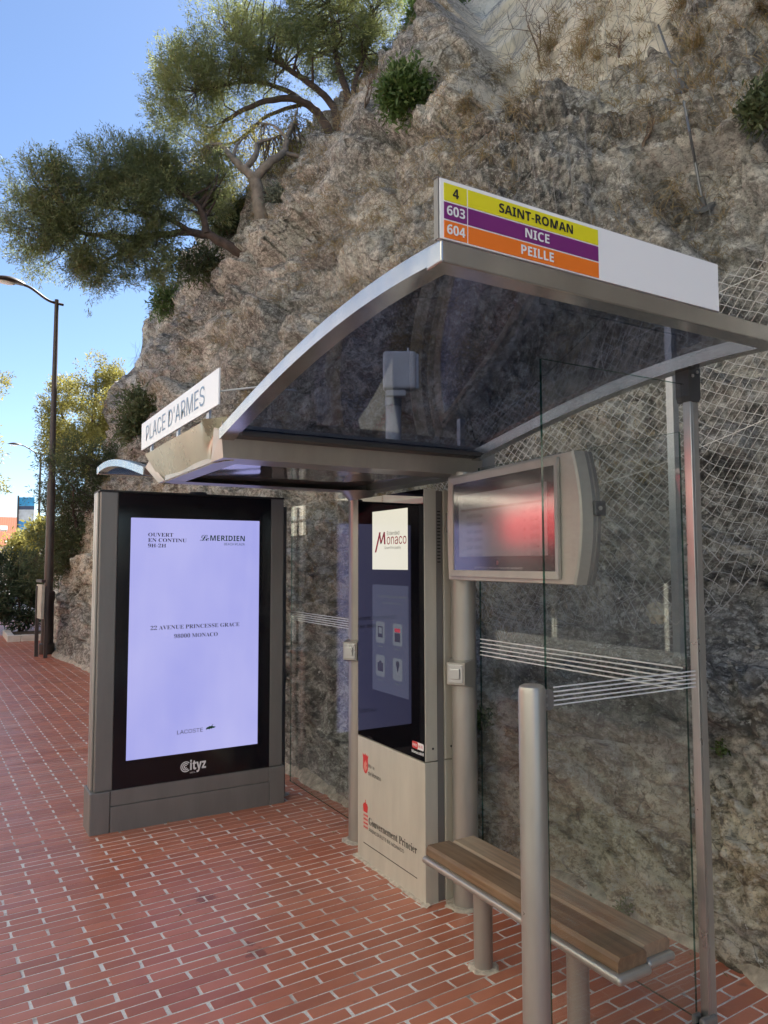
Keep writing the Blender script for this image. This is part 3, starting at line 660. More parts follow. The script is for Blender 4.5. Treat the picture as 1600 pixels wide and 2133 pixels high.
# posts
def post(x, y, r, z1, name='post'):
    auto_smooth(MB().tube([(x, y, -0.01), (x, y, 0.02), (x, y, z1)], r, 28).build(name, TAUPE, SH), 50)
post(2.205, 3.005, 0.062, 2.10); post(2.150, 4.005, 0.060, 2.09)
MB().box(2.301, 2.42, YN+0.06, YN+0.16, 2.13, 2.215, 0.004).build('beam_end', GREYP, SH)
auto_smooth(MB().tube([(2.15, 4.005, 2.03), (2.15, 4.005, 2.087)], [0.061, 0.11], 24).build('post_collar', TAUPE, SH))
def collar(x, y, r, parent):
    m = MB(); n = 18; V = [(x, y, 0.012)]
    for k in range(n):
        a = 2*math.pi*k/n; q = r*random.uniform(0.92, 1.25); V.append((x+q*math.cos(a), y+q*math.sin(a), random.uniform(0.002, 0.006)))
    for k in range(n):
        a = 2*math.pi*k/n; V.append((x+(r*1.35)*math.cos(a)*random.uniform(.95, 1.1), y+(r*1.35)*math.sin(a)*random.uniform(.95, 1.1), -0.006))
    F = [(0, 1+k, 1+(k+1) % n) for k in range(n)]+[(1+k, 1+n+k, 1+n+(k+1) % n, 1+(k+1) % n) for k in range(n)]
    m.put(V, F).build('mortar_collar', MORT, parent)
collar(2.205, 3.005, 0.085, SH); collar(2.150, 4.005, 0.082, SH)
# glass
def pane(x0, x1, y0, y1, z0, z1, parent, name='glass_pane'):
    v = [(x0, y0, z0), (x1, y0, z0), (x1, y1, z0), (x0, y1, z0), (x0, y0, z1), (x1, y0, z1), (x1, y1, z1), (x0, y1, z1)]
    f = [(0, 3, 2, 1), (4, 5, 6, 7), (0, 1, 5, 4), (1, 2, 6, 5), (2, 3, 7, 6), (3, 0, 4, 7)]
    thin_x = (x1-x0) < (y1-y0); mi = [1, 1]+([1, 0, 1, 0] if thin_x else [0, 1, 0, 1])
    return add(name, new_mesh(name, v, f, [PANE, EDGE], False, mi), parent)
XB, YE = 2.252, 1.723
g1 = pane(1.575, 2.275, YE, YE+0.010, 0.09, 2.289, SH)
g2 = pane(XB, XB+0.010, YE+0.03, 2.935, 0.09, 2.12, SH)
g3 = pane(2.14, 2.150, 4.075, 5.03, 0.09, 2.06, SH)
for k in range(5):
    z = 1.213+k*0.0135
    MB().box(1.600, 2.272, YE-0.0022, YE-0.0008, z, z+0.0042).build('frosted_stripe', FROST, g1)
    MB().box(XB-0.0022, XB-0.0008, YE+0.04, 2.93, 1.197+k*0.019, 1.197+k*0.019+0.0055).build('frosted_stripe', FROST, g2)
    MB().box(2.1378, 2.1392, 4.08, 5.02, 1.24+k*0.0145, 1.24+k*0.0145+0.0045).build('frosted_stripe', FROST, g3)
# end post, slender channel with bright front edge
MB().box(2.278, 2.312, YE-0.012, YE+0.030, -0.01, 2.345, 0.004).build('end_post', TAUPE, SH)
MB().box(2.264, 2.277, YE-0.014, YE+0.018, 0.06, 2.30, 0.002).build('glazing_channel', STEEL, SH)
m = MB().prism([(-0.028, -0.075), (0.018, -0.075), (0.030, -0.06), (0.030, 0.05), (-0.035, 0.05), (-0.035, -0.055)], (2.288, YE-0.018, 2.30), X3, Z3, 0.055)
m.build('top_bracket', DARKP, SH)
for zz in (2.318, 2.334):
    MB().tube([(2.275+ (zz-2.318)*1.6, YE-0.022, zz), (2.275+(zz-2.318)*1.6, YE-0.017, zz)], 0.006, 10).build('bolt', STEEL, SH)
MB().box(2.225, 2.300, YE-0.025, YE-0.001, 0.035, 0.115, 0.008).build('foot_clamp', GREYP, SH)
MB().box(2.225, 2.262, YE+0.012, YE+0.028, 0.035, 0.115, 0.006).build('foot_clamp', GREYP, SH)
# low bollard holding the glass
auto_smooth(MB().tube([(1.515, YE, -0.01), (1.515, YE, 1.268), (1.515, YE, 1.279), (1.515, YE, 1.284)], [0.041, 0.041, 0.037, 0.028], 28).build('handrail_post', TAUPE, SH), 35)
cb = MB().prism([(0, -0.03), (0.034, -0.03), (0.045, -0.02), (0.045, 0.022), (0.034, 0.032), (0, 0.032)], (1.553, YE-0.004, 1.232), X3, Z3, 0.018).build('glass_clip', GREYP, SH)
for zz in (1.219, 1.247): MB().tube([(1.567, YE-0.008, zz), (1.567, YE-0.0042, zz)], 0.005, 10).build('bolt', STEEL, cb)
# far glazing post
MB().box(2.075, 2.105, 5.03, 5.06, 0, 2.06, 0.004).build('glazing_post', DARKP, SH)
collar(2.09, 5.045, 0.045, SH)

# ------------------------------------------------------------------ bench
BN = thing('bench', 'two-plank wooden bench on round taupe posts behind the glass end pane', 'bench', (1.94, 2.2, 0))
def plank(x0, x1, y0, y1, z0, z1, wm):
    m = MB(); sec = [(x0+.004, z0), (x1-.004, z0), (x1, z0+.004), (x1, z1-.010), (x1-.008, z1-.001), (x0+.012, z1), (x0+.002, z1-.012), (x0, z0+.006)]
    if x0 > 1.85: sec = [(x0+.004, z0), (x1-.004, z0), (x1, z0+.006), (x1-.002, z1-.012), (x1-.012, z1), (x0+.008, z1-.001), (x0, z1-.010), (x0, z0+.004)]
    n = len(sec); V = []
    for t in np.linspace(0, 1, 12):
        q = 0.006 if t in (0., 1.) else 0.0
        cx_, cz_ = (x0+x1)/2, (z0+z1)/2
        V += [(cx_+(x-cx_)*(1-q*2), y0+(y1-y0)*t, cz_+(z-cz_)*(1-q*4)) for x, z in sec]
    F = [(i*n+k, (i+1)*n+k, (i+1)*n+(k+1) % n, i*n+(k+1) % n) for i in range(11) for k in range(n)]+[tuple(range(n)), tuple(11*n+k for k in range(n))[::-1]]
    return auto_smooth(m.put(V, F).build('plank', wm, BN), 28)
plank(1.777, 1.905, 1.655, 2.705, 0.408, 0.452, WOOD); plank(1.912, 2.036, 1.675, 2.700, 0.408, 0.450, WOODG)
for x0, x1, y0 in ((1.762, 1.912, 1.635), (1.916, 2.046, 1.655)):
    auto_smooth(MB().box(x0, x1, y0, 2.722, 0.377, 0.407, 0.0145, 4).build('seat_rail', TAUPE, BN), 50)
for x, y in ((1.930, 2.515), (1.935, 1.985)):
    auto_smooth(MB().tube([(x, y, -0.01), (x, y, 0.378)], 0.039, 24).build('leg', TAUPE, BN), 50)
    collar(x, y, 0.052, BN)
MB().box(1.914, 1.945, 1.95, 2.55, 0.366, 0.3765).build('stretcher', GREYP, BN)

# ------------------------------------------------------------------ route sign on the roof
RS = thing('route_sign', 'white route board with yellow, purple and orange bands on the near roof edge', 'sign', (1.42, 1.34, 2.378))
YR = 1.338
MB().box(0.925, 1.912, YR-0.003, YR+0.012, 2.380, 2.521, 0.001).build('board', WHITEP, RS)
MB().box(0.921, 0.9245, YR-0.001, YR+0.016, 2.380, 2.524).build('end_cap', GREYP, RS)
MB().box(0.918, 1.912, YR+0.0005, YR+0.016, 2.5215, 2.5235).build('top_cap', GREYP, RS)
bands = [(2.4705, 2.511, YEL, '4', 'SAINT-ROMAN', INK), (2.4275, 2.4665, PUR, '603', 'NICE', TEXTW), (2.3835, 2.4235, ORA, '604', 'PEILLE', TEXTW)]
for z0, z1, mt, num, nm, tm in bands:
    a = MB().box(0.9355, 0.9995, YR-0.0045, YR-0.0031, z0, z1).build('number_band', mt, RS)
    b = MB().box(1.0030, 1.4210, YR-0.0045, YR-0.0031, z0, z1).build('name_band', mt, RS)
    h = 0.0235
    text('lettering', num, tm, a, (0.9675, YR-0.0046, z0+0.009), X3, Z3, w=0.017 if num == '4' else 0.051, h=h, align='C', bold=0.004, face='bold')
    text('lettering', nm, tm, b, (1.212+(0.0 if nm != 'SAINT-ROMAN' else 0.0), YR-0.0046, z0+0.0085), X3, Z3, w={'SAINT-ROMAN': 0.238, 'NICE': 0.078, 'PEILLE': 0.105}[nm], h=h, align='C', bold=0.004, face='bold')

# ------------------------------------------------------------------ stop name sign
NS = thing('stop_name_sign', 'long white PLACE D\'ARMES name board standing on the street end of the canopy', 'sign', (0.93, 3.66, 2.26))
MB().box(0.924, 0.932, 2.942, 4.385, 2.302, 2.456, 0.001).build('board', WHITEP, NS)
text('lettering', "PLACE", INKB, NS, (0.924, 4.265, 2.337), -Y3, Z3, w=0.44, h=0.088, align='L', bold=0.0); text('lettering', "D'ARMES", INKB, NS, (0.924, 3.765, 2.337), -Y3, Z3, w=0.63, h=0.088, align='L', bold=0.0)
for y in (3.12, 3.62, 4.18): MB().box(0.933, 0.943, y-0.02, y+0.02, 2.246, 2.34).build('bracket', STEEL, NS)
for y0, y1 in ((2.95, 2.55), (4.38, 4.75)):
    MB().tube([(0.936, y0, 2.36), (1.02, (y0+y1)/2, 2.345), (1.10, y1, 2.30)], 0.004, 6).build('brace_rod', GALV, NS)

# ------------------------------------------------------------------ call buttons on the posts
def call_button(x, y, r, z, label):
    t = thing('call_button', label, 'call button', (x, y, z-0.06), group='push buttons on the shelter posts')
    xf_ = x-r-0.045; w, h = 0.046, 0.052
    V = [(xf_, y-w, z-h), (xf_, y+w, z-h), (xf_, y+w, z+h), (xf_, y-w, z+h), (x-r*0.35, y-w*1.35, z-h*1.45), (x-r*0.35, y+w*1.35, z-h*1.45), (x-r*0.35, y+w*1.35, z+h*1.25), (x-r*0.35, y-w*1.35, z+h*1.25)]
    MB().put(V, [(0, 3, 2, 1), (0, 1, 5, 4), (1, 2, 6, 5), (2, 3, 7, 6), (3, 0, 4, 7), (4, 5, 6, 7)]).build('housing', TAUPE, t)
    pl = MB().box(xf_-0.006, xf_-0.0005, y-0.038, y+0.038, z-0.044, z+0.044, 0.002).build('plate', STEEL, t)
    MB().box(xf_-0.016, xf_-0.0065, y-0.024, y+0.024, z-0.025, z+0.025, 0.003).build('button', STEEL, t)
    t.rotation_euler = (0, 0, math.radians(32))          # turned on the post towards the waiting area
    for a in (-1, 1):
        for b in (-1, 1): MB().tube([(xf_-0.0065, y+a*0.031, z+b*0.037), (xf_-0.0095, y+a*0.031, z+b*0.037)], 0.004, 8).build('screw', STEEL, pl)
call_button(2.205, 3.005, 0.062, 1.115, 'steel push button on the post under the information display')
call_button(2.150, 4.005, 0.060, 1.125, 'steel push button on the far post left of the kiosk')

# ------------------------------------------------------------------ advertising display
AD = thing('advertising_display', 'large grey digital billboard with lavender screen at the far shelter end', 'billboard', (1.4, 4.98, 0))
YA = 4.883
MB().box(0.897, 1.925, YA+0.012, 5.08, 0.252, 2.098).build('body', GREYP, AD)
MB().box(0.790, 0.896, YA, 5.09, 0.252, 2.100, 0.006).build('side_pillar', GREYP, AD)
MB().box(1.926, 2.021, YA, 5.09, 0.252, 2.100, 0.006).build('side_pillar', GREYP, AD)
for k, (y0, y1) in enumerate(((4.925, 4.975), (4.985, 5.045))):
    MB().box(0.775, 0.7895, y0, y1, 0.252, 2.099, 0.005).build('side_fin', TAUPE, AD)
MB().box(0.782, 2.023, YA-0.004, 5.095, 2.1005, 2.112, 0.002).build('top_cap', BLACKR, AD)
MB().box(0.765, 0.884, YA-0.012, 5.10, -0.01, 0.2505, 0.006).build('base_pillar', GREYP, AD)
MB().box(1.925, 2.035, YA-0.012, 5.10, -0.01, 0.2505, 0.006).build('base_pillar', GREYP, AD)
MB().box(0.8865, 1.9225, YA-0.006, 5.09, 0.157, 0.2505, 0.003).build('base_panel', GREYP, AD)
MB().box(0.8865, 1.9225, YA-0.010, 5.09, -0.01, 0.1545, 0.003).build('base_panel', GREYP, AD)
gb = MB().box(0.8975, 1.9245, YA+0.001, YA+0.0115, 0.2525, 2.098, 0.001).build('black_front', BLACKM, AD)
auto_smooth(MB().tube([(1.425, 4.96, 2.112), (1.425, 4.96, 2.128)], [0.065, 0.055], 20).build('antenna_cap', BLACKR, AD))
MB().tube([(1.418, YA-0.0005, 2.030), (1.418, YA+0.0008, 2.030)], 0.021, 20).build('camera_window', BLACKG, AD)
def lcd():
    s = NT('lavender_screen'); co = s.coord(); b = s.b
    n = s.noise(s.scaled(co, (1.2, 1, 0.7)), 1.6, 3, 0.5); n2 = s.noise(s.scaled(co, (9, 1, 0.8)), 1.0, 3, 0.5)
    c = s.ramp(n, [(0.3, (0.335, 0.345, 0.73)), (0.7, (0.43, 0.43, 0.775))]); c = s.mix(s.ramp(n2, [(0.5, 0.0), (0.75, 0.12)]), c, (0.52, 0.52, 0.82))
    b.inputs['Base Color'].default_value = (0.01, 0.01, 0.012, 1); b.inputs['Roughness'].default_value = 0.25; b.inputs['Specular IOR Level'].default_value = 0.2
    s.link(c, b.inputs['Emission Color']); b.inputs['Emission Strength'].default_value = SCREEN; return s.m
SCREEN = 0.245
LCD = lcd()
sc = MB().box(0.975, 1.838, YA-0.0012, YA+0.0008, 0.420, 1.941).build('screen', LCD, AD)
yt = YA-0.0014
def bt(body, x, z, w, h, al='L', mat=INK, bold=0.0, **k): text('lettering', body, mat, sc, (x, yt, z), X3, Z3, w=w, h=h, align=al, bold=bold, **k)
bt('OUVERT', 1.083, 1.822, 0.160, 0.0245, face='serif'); bt('EN CONTINU', 1.083, 1.787, 0.248, 0.0245, face='serif'); bt('9H-2H', 1.083, 1.752, 0.115, 0.0245, face='serif')
bt('MERIDIEN', 1.732, 1.800, 0.242, 0.036, 'R', GREENI, 0.0, face='bold'); bt('BEACH PLAZA', 1.732, 1.770, 0.146, 0.017, 'R', GREENI, 0.0); bt('Le', 1.482, 1.798, 0.062, 0.040, 'R', GREENI, 0.0, face='script')
bt('22 AVENUE PRINCESSE GRACE', 1.405, 1.222, 0.592, 0.0275, 'C', bold=-0.003, face='serif'); bt('98000 MONACO', 1.405, 1.163, 0.290, 0.0275, 'C', bold=-0.003, face='serif')
bt('LACOSTE', 1.290, 0.545, 0.168, 0.0255, 'L', INK, 0.0)
croc = [(0, .35), (.06, .55), (.2, .62), (.35, .75), (.55, .72), (.62, .95), (.78, 1.0), (.72, .9), (.66, .82), (.68, .7), (.82, .62), (1.0, .60), (.98, .5), (.82, .45), (1.0, .38), (.85, .32), (.66, .36), (.6, .2), (.52, .3), (.4, .28), (.34, .12), (.26, .26), (.12, .25), (.04, .12), (.02, .22)]
MB().prism([(p[0]*0.064, p[1]*0.036) for p in croc], (1.480, YA-0.0014, 0.548), X3, Z3, 0.0004).build('reptile_emblem', GREENI, sc)
zc0 = 0.320
for r0, r1 in ((0.034, 0.028), (0.023, 0.017), (0.012, 0.006)):
    pts = [(r0*math.cos(a), r0*math.sin(a)) for a in np.linspace(0.75, 2*math.pi-0.75, 22)]+[(r1*math.cos(a), r1*math.sin(a)) for a in np.linspace(2*math.pi-0.75, 0.75, 22)]
    MB().prism(pts, (1.350, YA-0.0002, zc0+0.012), X3, Z3, 0.0006).build('logo_ring', TEXTW, gb)
text('lettering', 'ityz', TEXTW, gb, (1.378, YA, zc0-0.032), X3, Z3, w=0.105, h=0.085, bold=0.01, face='bold')
text('lettering', 'MEDIA', TEXTW, gb, (1.378, YA, zc0-0.034), X3, Z3, w=0.035, h=0.009, bold=0.0)

# ------------------------------------------------------------------ information kiosk
KI = thing('information_kiosk', 'tall taupe information kiosk with black glass front beside the bench', 'kiosk', (2.13, 3.43, 0))
XK, K0, K1 = 2.027, 3.090, 3.785
MB().box(XK+0.004, XK+0.076, K0+0.001, K1, 0.675, 2.020, 0.003).build('front_door', KPAINT, KI)
MB().box(XK+0.0, XK+0.076, K0, K1, -0.01, 0.6705, 0.003).build('base_panel', KPAINT, KI)
MB().box(XK+0.0775, XK+0.118, K0+0.006, K1-0.006, -0.01, 2.014, 0.003).build('middle_panel', GREYP, KI)
rc = MB().box(XK+0.121, XK+0.215, K0+0.001, K1, 0.675, 2.018, 0.003).build('rear_door', KPAINT, KI)
MB().box(XK+0.121, XK+0.216, K0, K1, -0.01, 0.6705, 0.003).build('rear_base', KPAINT, KI)
for k in range(16):
    z = 1.905-k*0.0170; MB().box(XK+0.085, XK+0.104, K0+0.0045, K0+0.0056, z, z+0.0065).build('vent_slot', BLACKR, KI)
for xx in (0.048, 0.158): MB().tube([(XK+xx, K0-0.0005, 0.735), (XK+xx, K0+0.001, 0.735)], 0.006, 10).build('lock', BLACKR, KI)
kg = MB().box(XK+0.0005, XK+0.0035, K0+0.004, K1-0.002, 0.677, 2.019, 0.0008).build('glass_front', BLACKG, KI)
POST = plain('lit_poster', (0.02, 0.02, 0.02), 0.2, emit=(0.66, 0.63, 0.51), estr=0.255)
ps = MB().box(XK-0.0004, XK+0.0004, 3.240, 3.612, 1.613, 1.934).build('upper_screen', POST, KI)
CRIM = plain('crimson_print', (0.45, 0.03, 0.06), 0.5); DK = plain('dark_grey_print', (0.05, 0.05, 0.05), 0.5)
xk = XK-0.0006
def kt(body, y, z, w, h, mat=INK, par=None, bold=0.0, al='L', sh=0.0, x=None): text('lettering', body, mat, par or KI, (xk if x is None else x, y, z), -Y3, Z3, w=w, h=h, align=al, bold=bold, shear=sh)
for A_, B_, w_ in (((-.004, -.065), (.046, .045), .017), ((.040, .045), (.056, -.018), .014), ((.056, -.018), (.094, .045), .014), ((.092, .045), (.098, -.022), .016)):
    MB().prism([(A_[0]-w_/2, A_[1]), (A_[0]+w_/2, A_[1]), (B_[0]+w_/2, B_[1]), (B_[0]-w_/2, B_[1])] if A_[1] < B_[1] else [(B_[0]-w_/2, B_[1]), (B_[0]+w_/2, B_[1]), (A_[0]+w_/2, A_[1]), (A_[0]-w_/2, A_[1])], (xk-0.0001*w_*100, 3.572, 1.772), -Y3, Z3, 0.0002).build('initial_stroke', CRIM, ps)
kt('onaco', 3.450, 1.748, 0.200, 0.042, CRIM, ps, 0.0); kt('Extended', 3.448, 1.798, 0.128, 0.021, DK, ps, 0.0); kt('Smart Principality', 3.475, 1.720, 0.170, 0.018, DK, ps, 0.0)
DIM = plain('dim_screen', (0.02, 0.02, 0.024), 0.04, emit=(0.02, 0.025, 0.035), estr=0.255); ICON = plain('icon_tile', (0.02, 0.02, 0.02), 0.1, emit=(0.07, 0.08, 0.078), estr=0.255)
a_, b_ = onx(776, 1218, XK), onx(851, 1480, XK)
ls = MB().box(XK-0.0004, XK+0.0004, 3.235, a_[1], 0.955, 1.530).build('lower_screen', DIM, KI)
DIMI = plain('icon_mark', (0.02, 0.02, 0.03), 0.3)
for r, (z0, names) in enumerate(((1.215, 'bc'), (1.035, 'pi'))):
    for c_, yq in enumerate((3.525, 3.345)):
        ti = MB().prism([(0, .01), (.008, 0), (.087, 0), (.095, .01), (.095, .105), (.087, .115), (.008, .115), (0, .105)], (xk, yq+0.0475, z0), -Y3, Z3, 0.0003).build('icon_tile', ICON, ls)
        kind = names[c_]; X_ = xk-0.0005
        if kind == 'b':
            MB().prism([(.022, .03), (.073, .03), (.073, .09), (.022, .09), (.022, .084), (.066, .084), (.066, .05), (.029, .05), (.029, .084), (.022, .084)], (X_, yq+.0475, z0), -Y3, Z3, .0003).build('bus_pictogram', DIMI, ti)
        elif kind == 'c':
            MB().prism([(.02, .07), (.075, .07), (.075, .09), (.02, .09)], (X_, yq+.0475, z0), -Y3, Z3, .0003).build('calendar_header', CRIM, ti)
            MB().prism([(.02, .02), (.075, .02), (.075, .066), (.02, .066)], (X_, yq+.0475, z0), -Y3, Z3, .0003).build('calendar_page', DIMI, ti)
        elif kind == 'p':
            MB().prism([(.018, .028), (.078, .028), (.078, .075), (.062, .075), (.056, .085), (.038, .085), (.034, .075), (.018, .075)], (X_, yq+.0475, z0), -Y3, Z3, .0003).build('camera_pictogram', DIMI, ti)
        else:
            MB().prism([(.05, .04)]+[(.05+.017*math.cos(t), .085+.017*math.sin(t)) for t in np.linspace(-0.6, math.pi+0.6, 12)], (X_, yq+.0475, z0), -Y3, Z3, .0003).build('pin_pictogram', DIMI, ti)
    for yq, bodyt in ((3.525, ('Horaires', 'Annonces')[r]), (3.345, ('Evénement', 'Infos')[r])): kt(bodyt, yq, z0-0.022, 0.055, 0.010, ICON, ls, 0, 'C')
kt('TOUCHEZ L\'ECRAN POUR COMMENCER', 3.40, 1.462, 0.300, 0.012, ICON, ls, 0, 'C'); kt('touch the screen to start', 3.40, 1.430, 0.20, 0.009, ICON, ls, 0, 'C')
# wifi badge
def rrect(w, h, r, n=5): return [(cx_+r*math.cos(t), cy_+r*math.sin(t)) for cx_, cy_, t0 in ((w-r, r, -math.pi/2), (w-r, h-r, 0), (r, h-r, math.pi/2), (r, r, math.pi)) for t in np.linspace(t0, t0+math.pi/2, n)]
wb = MB().prism(rrect(0.105, 0.034, 0.008), (XK, 3.205, 0.725), -Y3, Z3, 0.0003).build('wifi_badge', TEXTW, kg)
MB().prism(rrect(0.052, 0.034, 0.008), (XK-0.0006, 3.205, 0.725), -Y3, Z3, 0.0003).build('badge_half', REDI, wb)
text('lettering', 'FREE', TEXTW, wb, (XK-0.0008, 3.198, 0.736), -Y3, Z3, w=0.038, h=0.013, face='bold'); text('lettering', 'Wi-Fi', REDI, wb, (XK-0.0008, 3.146, 0.736), -Y3, Z3, w=0.038, h=0.013, bold=0.01)
text('lettering', 'MonacoWifi', TEXTW, kg, (XK-0.0002, 3.208, 0.702), -Y3, Z3, w=0.110, h=0.0145, face='bold')
text('lettering', 'Ma', INK, KI, (XK-0.0002, 3.660, 0.520), -Y3, Z3, w=0.034, h=0.021, bold=0.0); text('lettering', 'ie', INK, KI, (XK-0.0002, 3.608, 0.520), -Y3, Z3, w=0.018, h=0.021, bold=0.0); text('lettering', 'de Monaco', INK, KI, (XK-0.0002, 3.660, 0.478), -Y3, Z3, w=0.140, h=0.024, bold=0.0)
MB().prism([(0, .028), (.012, .008), (.028, 0), (.044, .008), (.056, .028), (.056, .085), (.064, .108), (.053, .096), (.046, .110), (.037, .097), (.028, .112), (.019, .097), (.010, .110), (.003, .096), (-.008, .108), (0, .085)], (XK-0.0004, 3.722, 0.478), -Y3, Z3, 0.0006).build('shield_emblem', REDI, KI)
MB().prism([(.010, .03), (.024, .008), (.048, .03), (.048, .045), (.034, .035), (.046, .055), (.030, .072), (.022, .055), (.014, .062)], (XK-0.0009, 3.722, 0.480), -Y3, Z3, 0.0003).build('shield_figure', plain('pale_red_print', (0.7, 0.25, 0.2), 0.5), KI)
MB().prism([(.006, 0), (.050, 0), (.056, .034), (.044, .050), (.036, .048), (.030, .058), (.032, .068), (.024, .068), (.026, .058), (.020, .048), (.012, .050), (0, .034)], (XK-0.0004, 3.722, 0.268), -Y3, Z3, 0.0006).build('crown_emblem', REDI, KI)
for r in range(4):
    for c_ in range(4):
        MB().prism([(0.006, 0), (.012, .009), (.006, .018), (0, .009)], (XK-0.0004, 3.717-c_*0.0125, 0.242-r*0.021), -Y3, Z3, 0.0006).build('lozenge', REDI, KI)
text('lettering', 'Gouvernement Princier', INK, KI, (XK-0.0002, 3.655, 0.214), -Y3, Z3, w=0.490, h=0.040, bold=-0.003, face='serif'); text('lettering', 'PRINCIPAUTE DE MONACO', DK, KI, (XK-0.0002, 3.652, 0.178), -Y3, Z3, w=0.365, h=0.019, bold=0.0)
MB().box(XK-0.0012, XK+0.001, 3.165, 3.715, 0.098, 0.1015).build('slot', BLACKR, KI)
m = MB()
for k in range(26):
    y = K0-0.03+k*(K1-K0+0.06)/25; m.put([(XK-0.022+random.uniform(-.006, .006), y, -0.002), (XK+0.01, y, 0.008+random.uniform(0, .006))], [])
m.f = [(2*k, 2*k+2, 2*k+3, 2*k+1) for k in range(25)]; m.mi = [0]*25; m.build('mortar_line', MORT, KI)

# ------------------------------------------------------------------ passenger information display
DI = thing('information_display', 'bronze framed departure screen mounted on the post above the bench', 'display', (2.2, 2.95, 1.55))
da = np.array([2.080, 2.936, 0.0]); dn = np.array([-math.cos(math.radians(6.3)), math.sin(math.radians(6.3)), 0]); de = -np.array([math.sin(math.radians(6.3)), math.cos(math.radians(6.3)), 0])
def dp(u, z, w=0.0): return da+de*u+Z3*z+dn*w          # u along face towards the viewer, w outwards
Z0, Z1 = 1.566, 2.066
def bulge(z, k): t = (z-Z0)/(Z1-Z0); return k*(1-(2*t-1)**2)
# body shell: outline with bowed ends, extruded backwards
zz = np.linspace(Z0, Z1, 15)
front = [(-0.022-bulge(z, 0.012), z) for z in zz]+[(0.935+bulge(z, 0.045), z) for z in zz[::-1]]
m = MB(); n = len(front)
def ring(w, k): return [dp(0.45+(u-0.45)*k, 1.816+(z-1.816)*k, w) for u, z in front]
rings = [ring(0.0, 0.985), ring(-0.006, 1.0), ring(-0.055, 1.0)]
V = [p for r in rings for p in r]
F = [tuple(range(n))]+[(i*n+k, (i+1)*n+k, (i+1)*n+(k+1) % n, i*n+(k+1) % n) for i in range(2) for k in range(n)]
auto_smooth(m.put(V, F).build('front_cover', DISPP, DI), 35)
m = MB(); rings = [ring(-0.0555, 1.0), ring(-0.066, 1.002), ring(-0.070, 0.994), ring(-0.074, 1.002), ring(-0.092, 0.998), ring(-0.105, 0.965)]
V = [p for r in rings for p in r]
F = [tuple(range(n))]+[(i*n+k, (i+1)*n+k, (i+1)*n+(k+1) % n, i*n+(k+1) % n) for i in range(5) for k in range(n)]+[tuple(5*n+k for k in range(n))[::-1]]
auto_smooth(m.put(V, F).build('rear_case', GREYP, DI), 35)
# mitred bezel
U0, U1, W = 0.012, 0.862, 0.034; B0, B1 = 1.586, 2.050
oc = [(U0, B0), (U1, B0), (U1, B1), (U0, B1)]; ic = [(U0+W, B0+W*0.85), (U1-W*0.8, B0+W*0.85), (U1-W*0.8, B1-W*0.8), (U0+W, B1-W*0.8)]
for k in range(4):
    a, b = oc[k], oc[(k+1) % 4]; c, d = ic[(k+1) % 4], ic[k]
    V = [dp(*a, 0.004), dp(*b, 0.004), dp(*c, -0.004), dp(*d, -0.004), dp(*a, 0.016), dp(*b, 0.016), dp(*c, 0.010), dp(*d, 0.010)]
    MB().put(V, [(4, 5, 6, 7), (0, 1, 5, 4), (2, 3, 7, 6), (1, 2, 6, 5), (3, 0, 4, 7)]).build('bezel', DISPP, DI)
gx0, gx1, gz0, gz1 = ic[0][0], ic[1][0], ic[0][1], ic[2][1]
def sheet(u0, u1, z0, z1, w, th, name, mat, par):
    V = [dp(u0, z0, w), dp(u1, z0, w), dp(u1, z1, w), dp(u0, z1, w), dp(u0, z0, w-th), dp(u1, z0, w-th), dp(u1, z1, w-th), dp(u0, z1, w-th)]
    return MB().put(V, [(0, 1, 2, 3), (7, 6, 5, 4), (0, 4, 5, 1), (1, 5, 6, 2), (2, 6, 7, 3), (3, 7, 4, 0)]).build(name, mat, par)
bk = sheet(gx0, gx1, gz0, gz1, 0.0024, 0.0012, 'black_surround', BLACKM, DI)
LCD2 = plain('pale_lcd', (0.22, 0.22, 0.215), 0.35, emit=(0.09, 0.09, 0.085), estr=0.255)
L0, L1, LZ0, LZ1 = gx0+0.045, gx1-0.055, gz0+0.062, gz1-0.058
ld = sheet(L0, L1, LZ0, LZ1, 0.0036, 0.0010, 'lcd_screen', LCD2, DI)
SOFT = plain('faded_grey_print', (0.07, 0.06, 0.06), 0.6)
def dt(body, u, z, w, h, mat=SOFT, par=None, al='L', bold=0.0): text('lettering', body, mat, par or ld, dp(u, z, 0.0037), de, Z3, w=w, h=h, align=al, bold=bold, depth=0.0004)
sheet(L0+0.02, L1-0.01, LZ1-0.078, LZ1-0.068, 0.0041, 0.0003, 'header_band', plain('faded_band', (0.16, 0.13, 0.12), 0.5), ld)
dt("Place d'Armes", L0+0.045, LZ1-0.055, 0.245, 0.036)
for k, tm in enumerate(('12:20', '12:49', '13:06', '13:31', '13:54', '14:15')):
    z = LZ1-0.112-k*0.036
    dt('SAINT-ROMAN', L0+0.075, z, 0.135, 0.017); dt(tm, L1-0.055, z, 0.055, 0.018, al='R'); dt('4', L1-0.155, z, 0.010, 0.016)
dt('COMPAGNIE DES AUTOBUS DE MONACO', (gx0+gx1)/2-0.02, gz0+0.007, 0.375, 0.0085, TEXTW, bk, 'C')
lg = MB().prism([(0.008*math.cos(t), 0.010*math.sin(t)) for t in np.linspace(0, 2*math.pi, 16, endpoint=False)], dp((gx0+gx1)/2-0.02, gz0+0.034, 0.0032), de, Z3, 0.0004).build('round_emblem', plain('pink_print', (0.7, 0.2, 0.16), 0.5), bk)
sheet(gx0, gx1, gz0, gz1, 0.0078, 0.0012, 'cover_glass', COVER, DI)
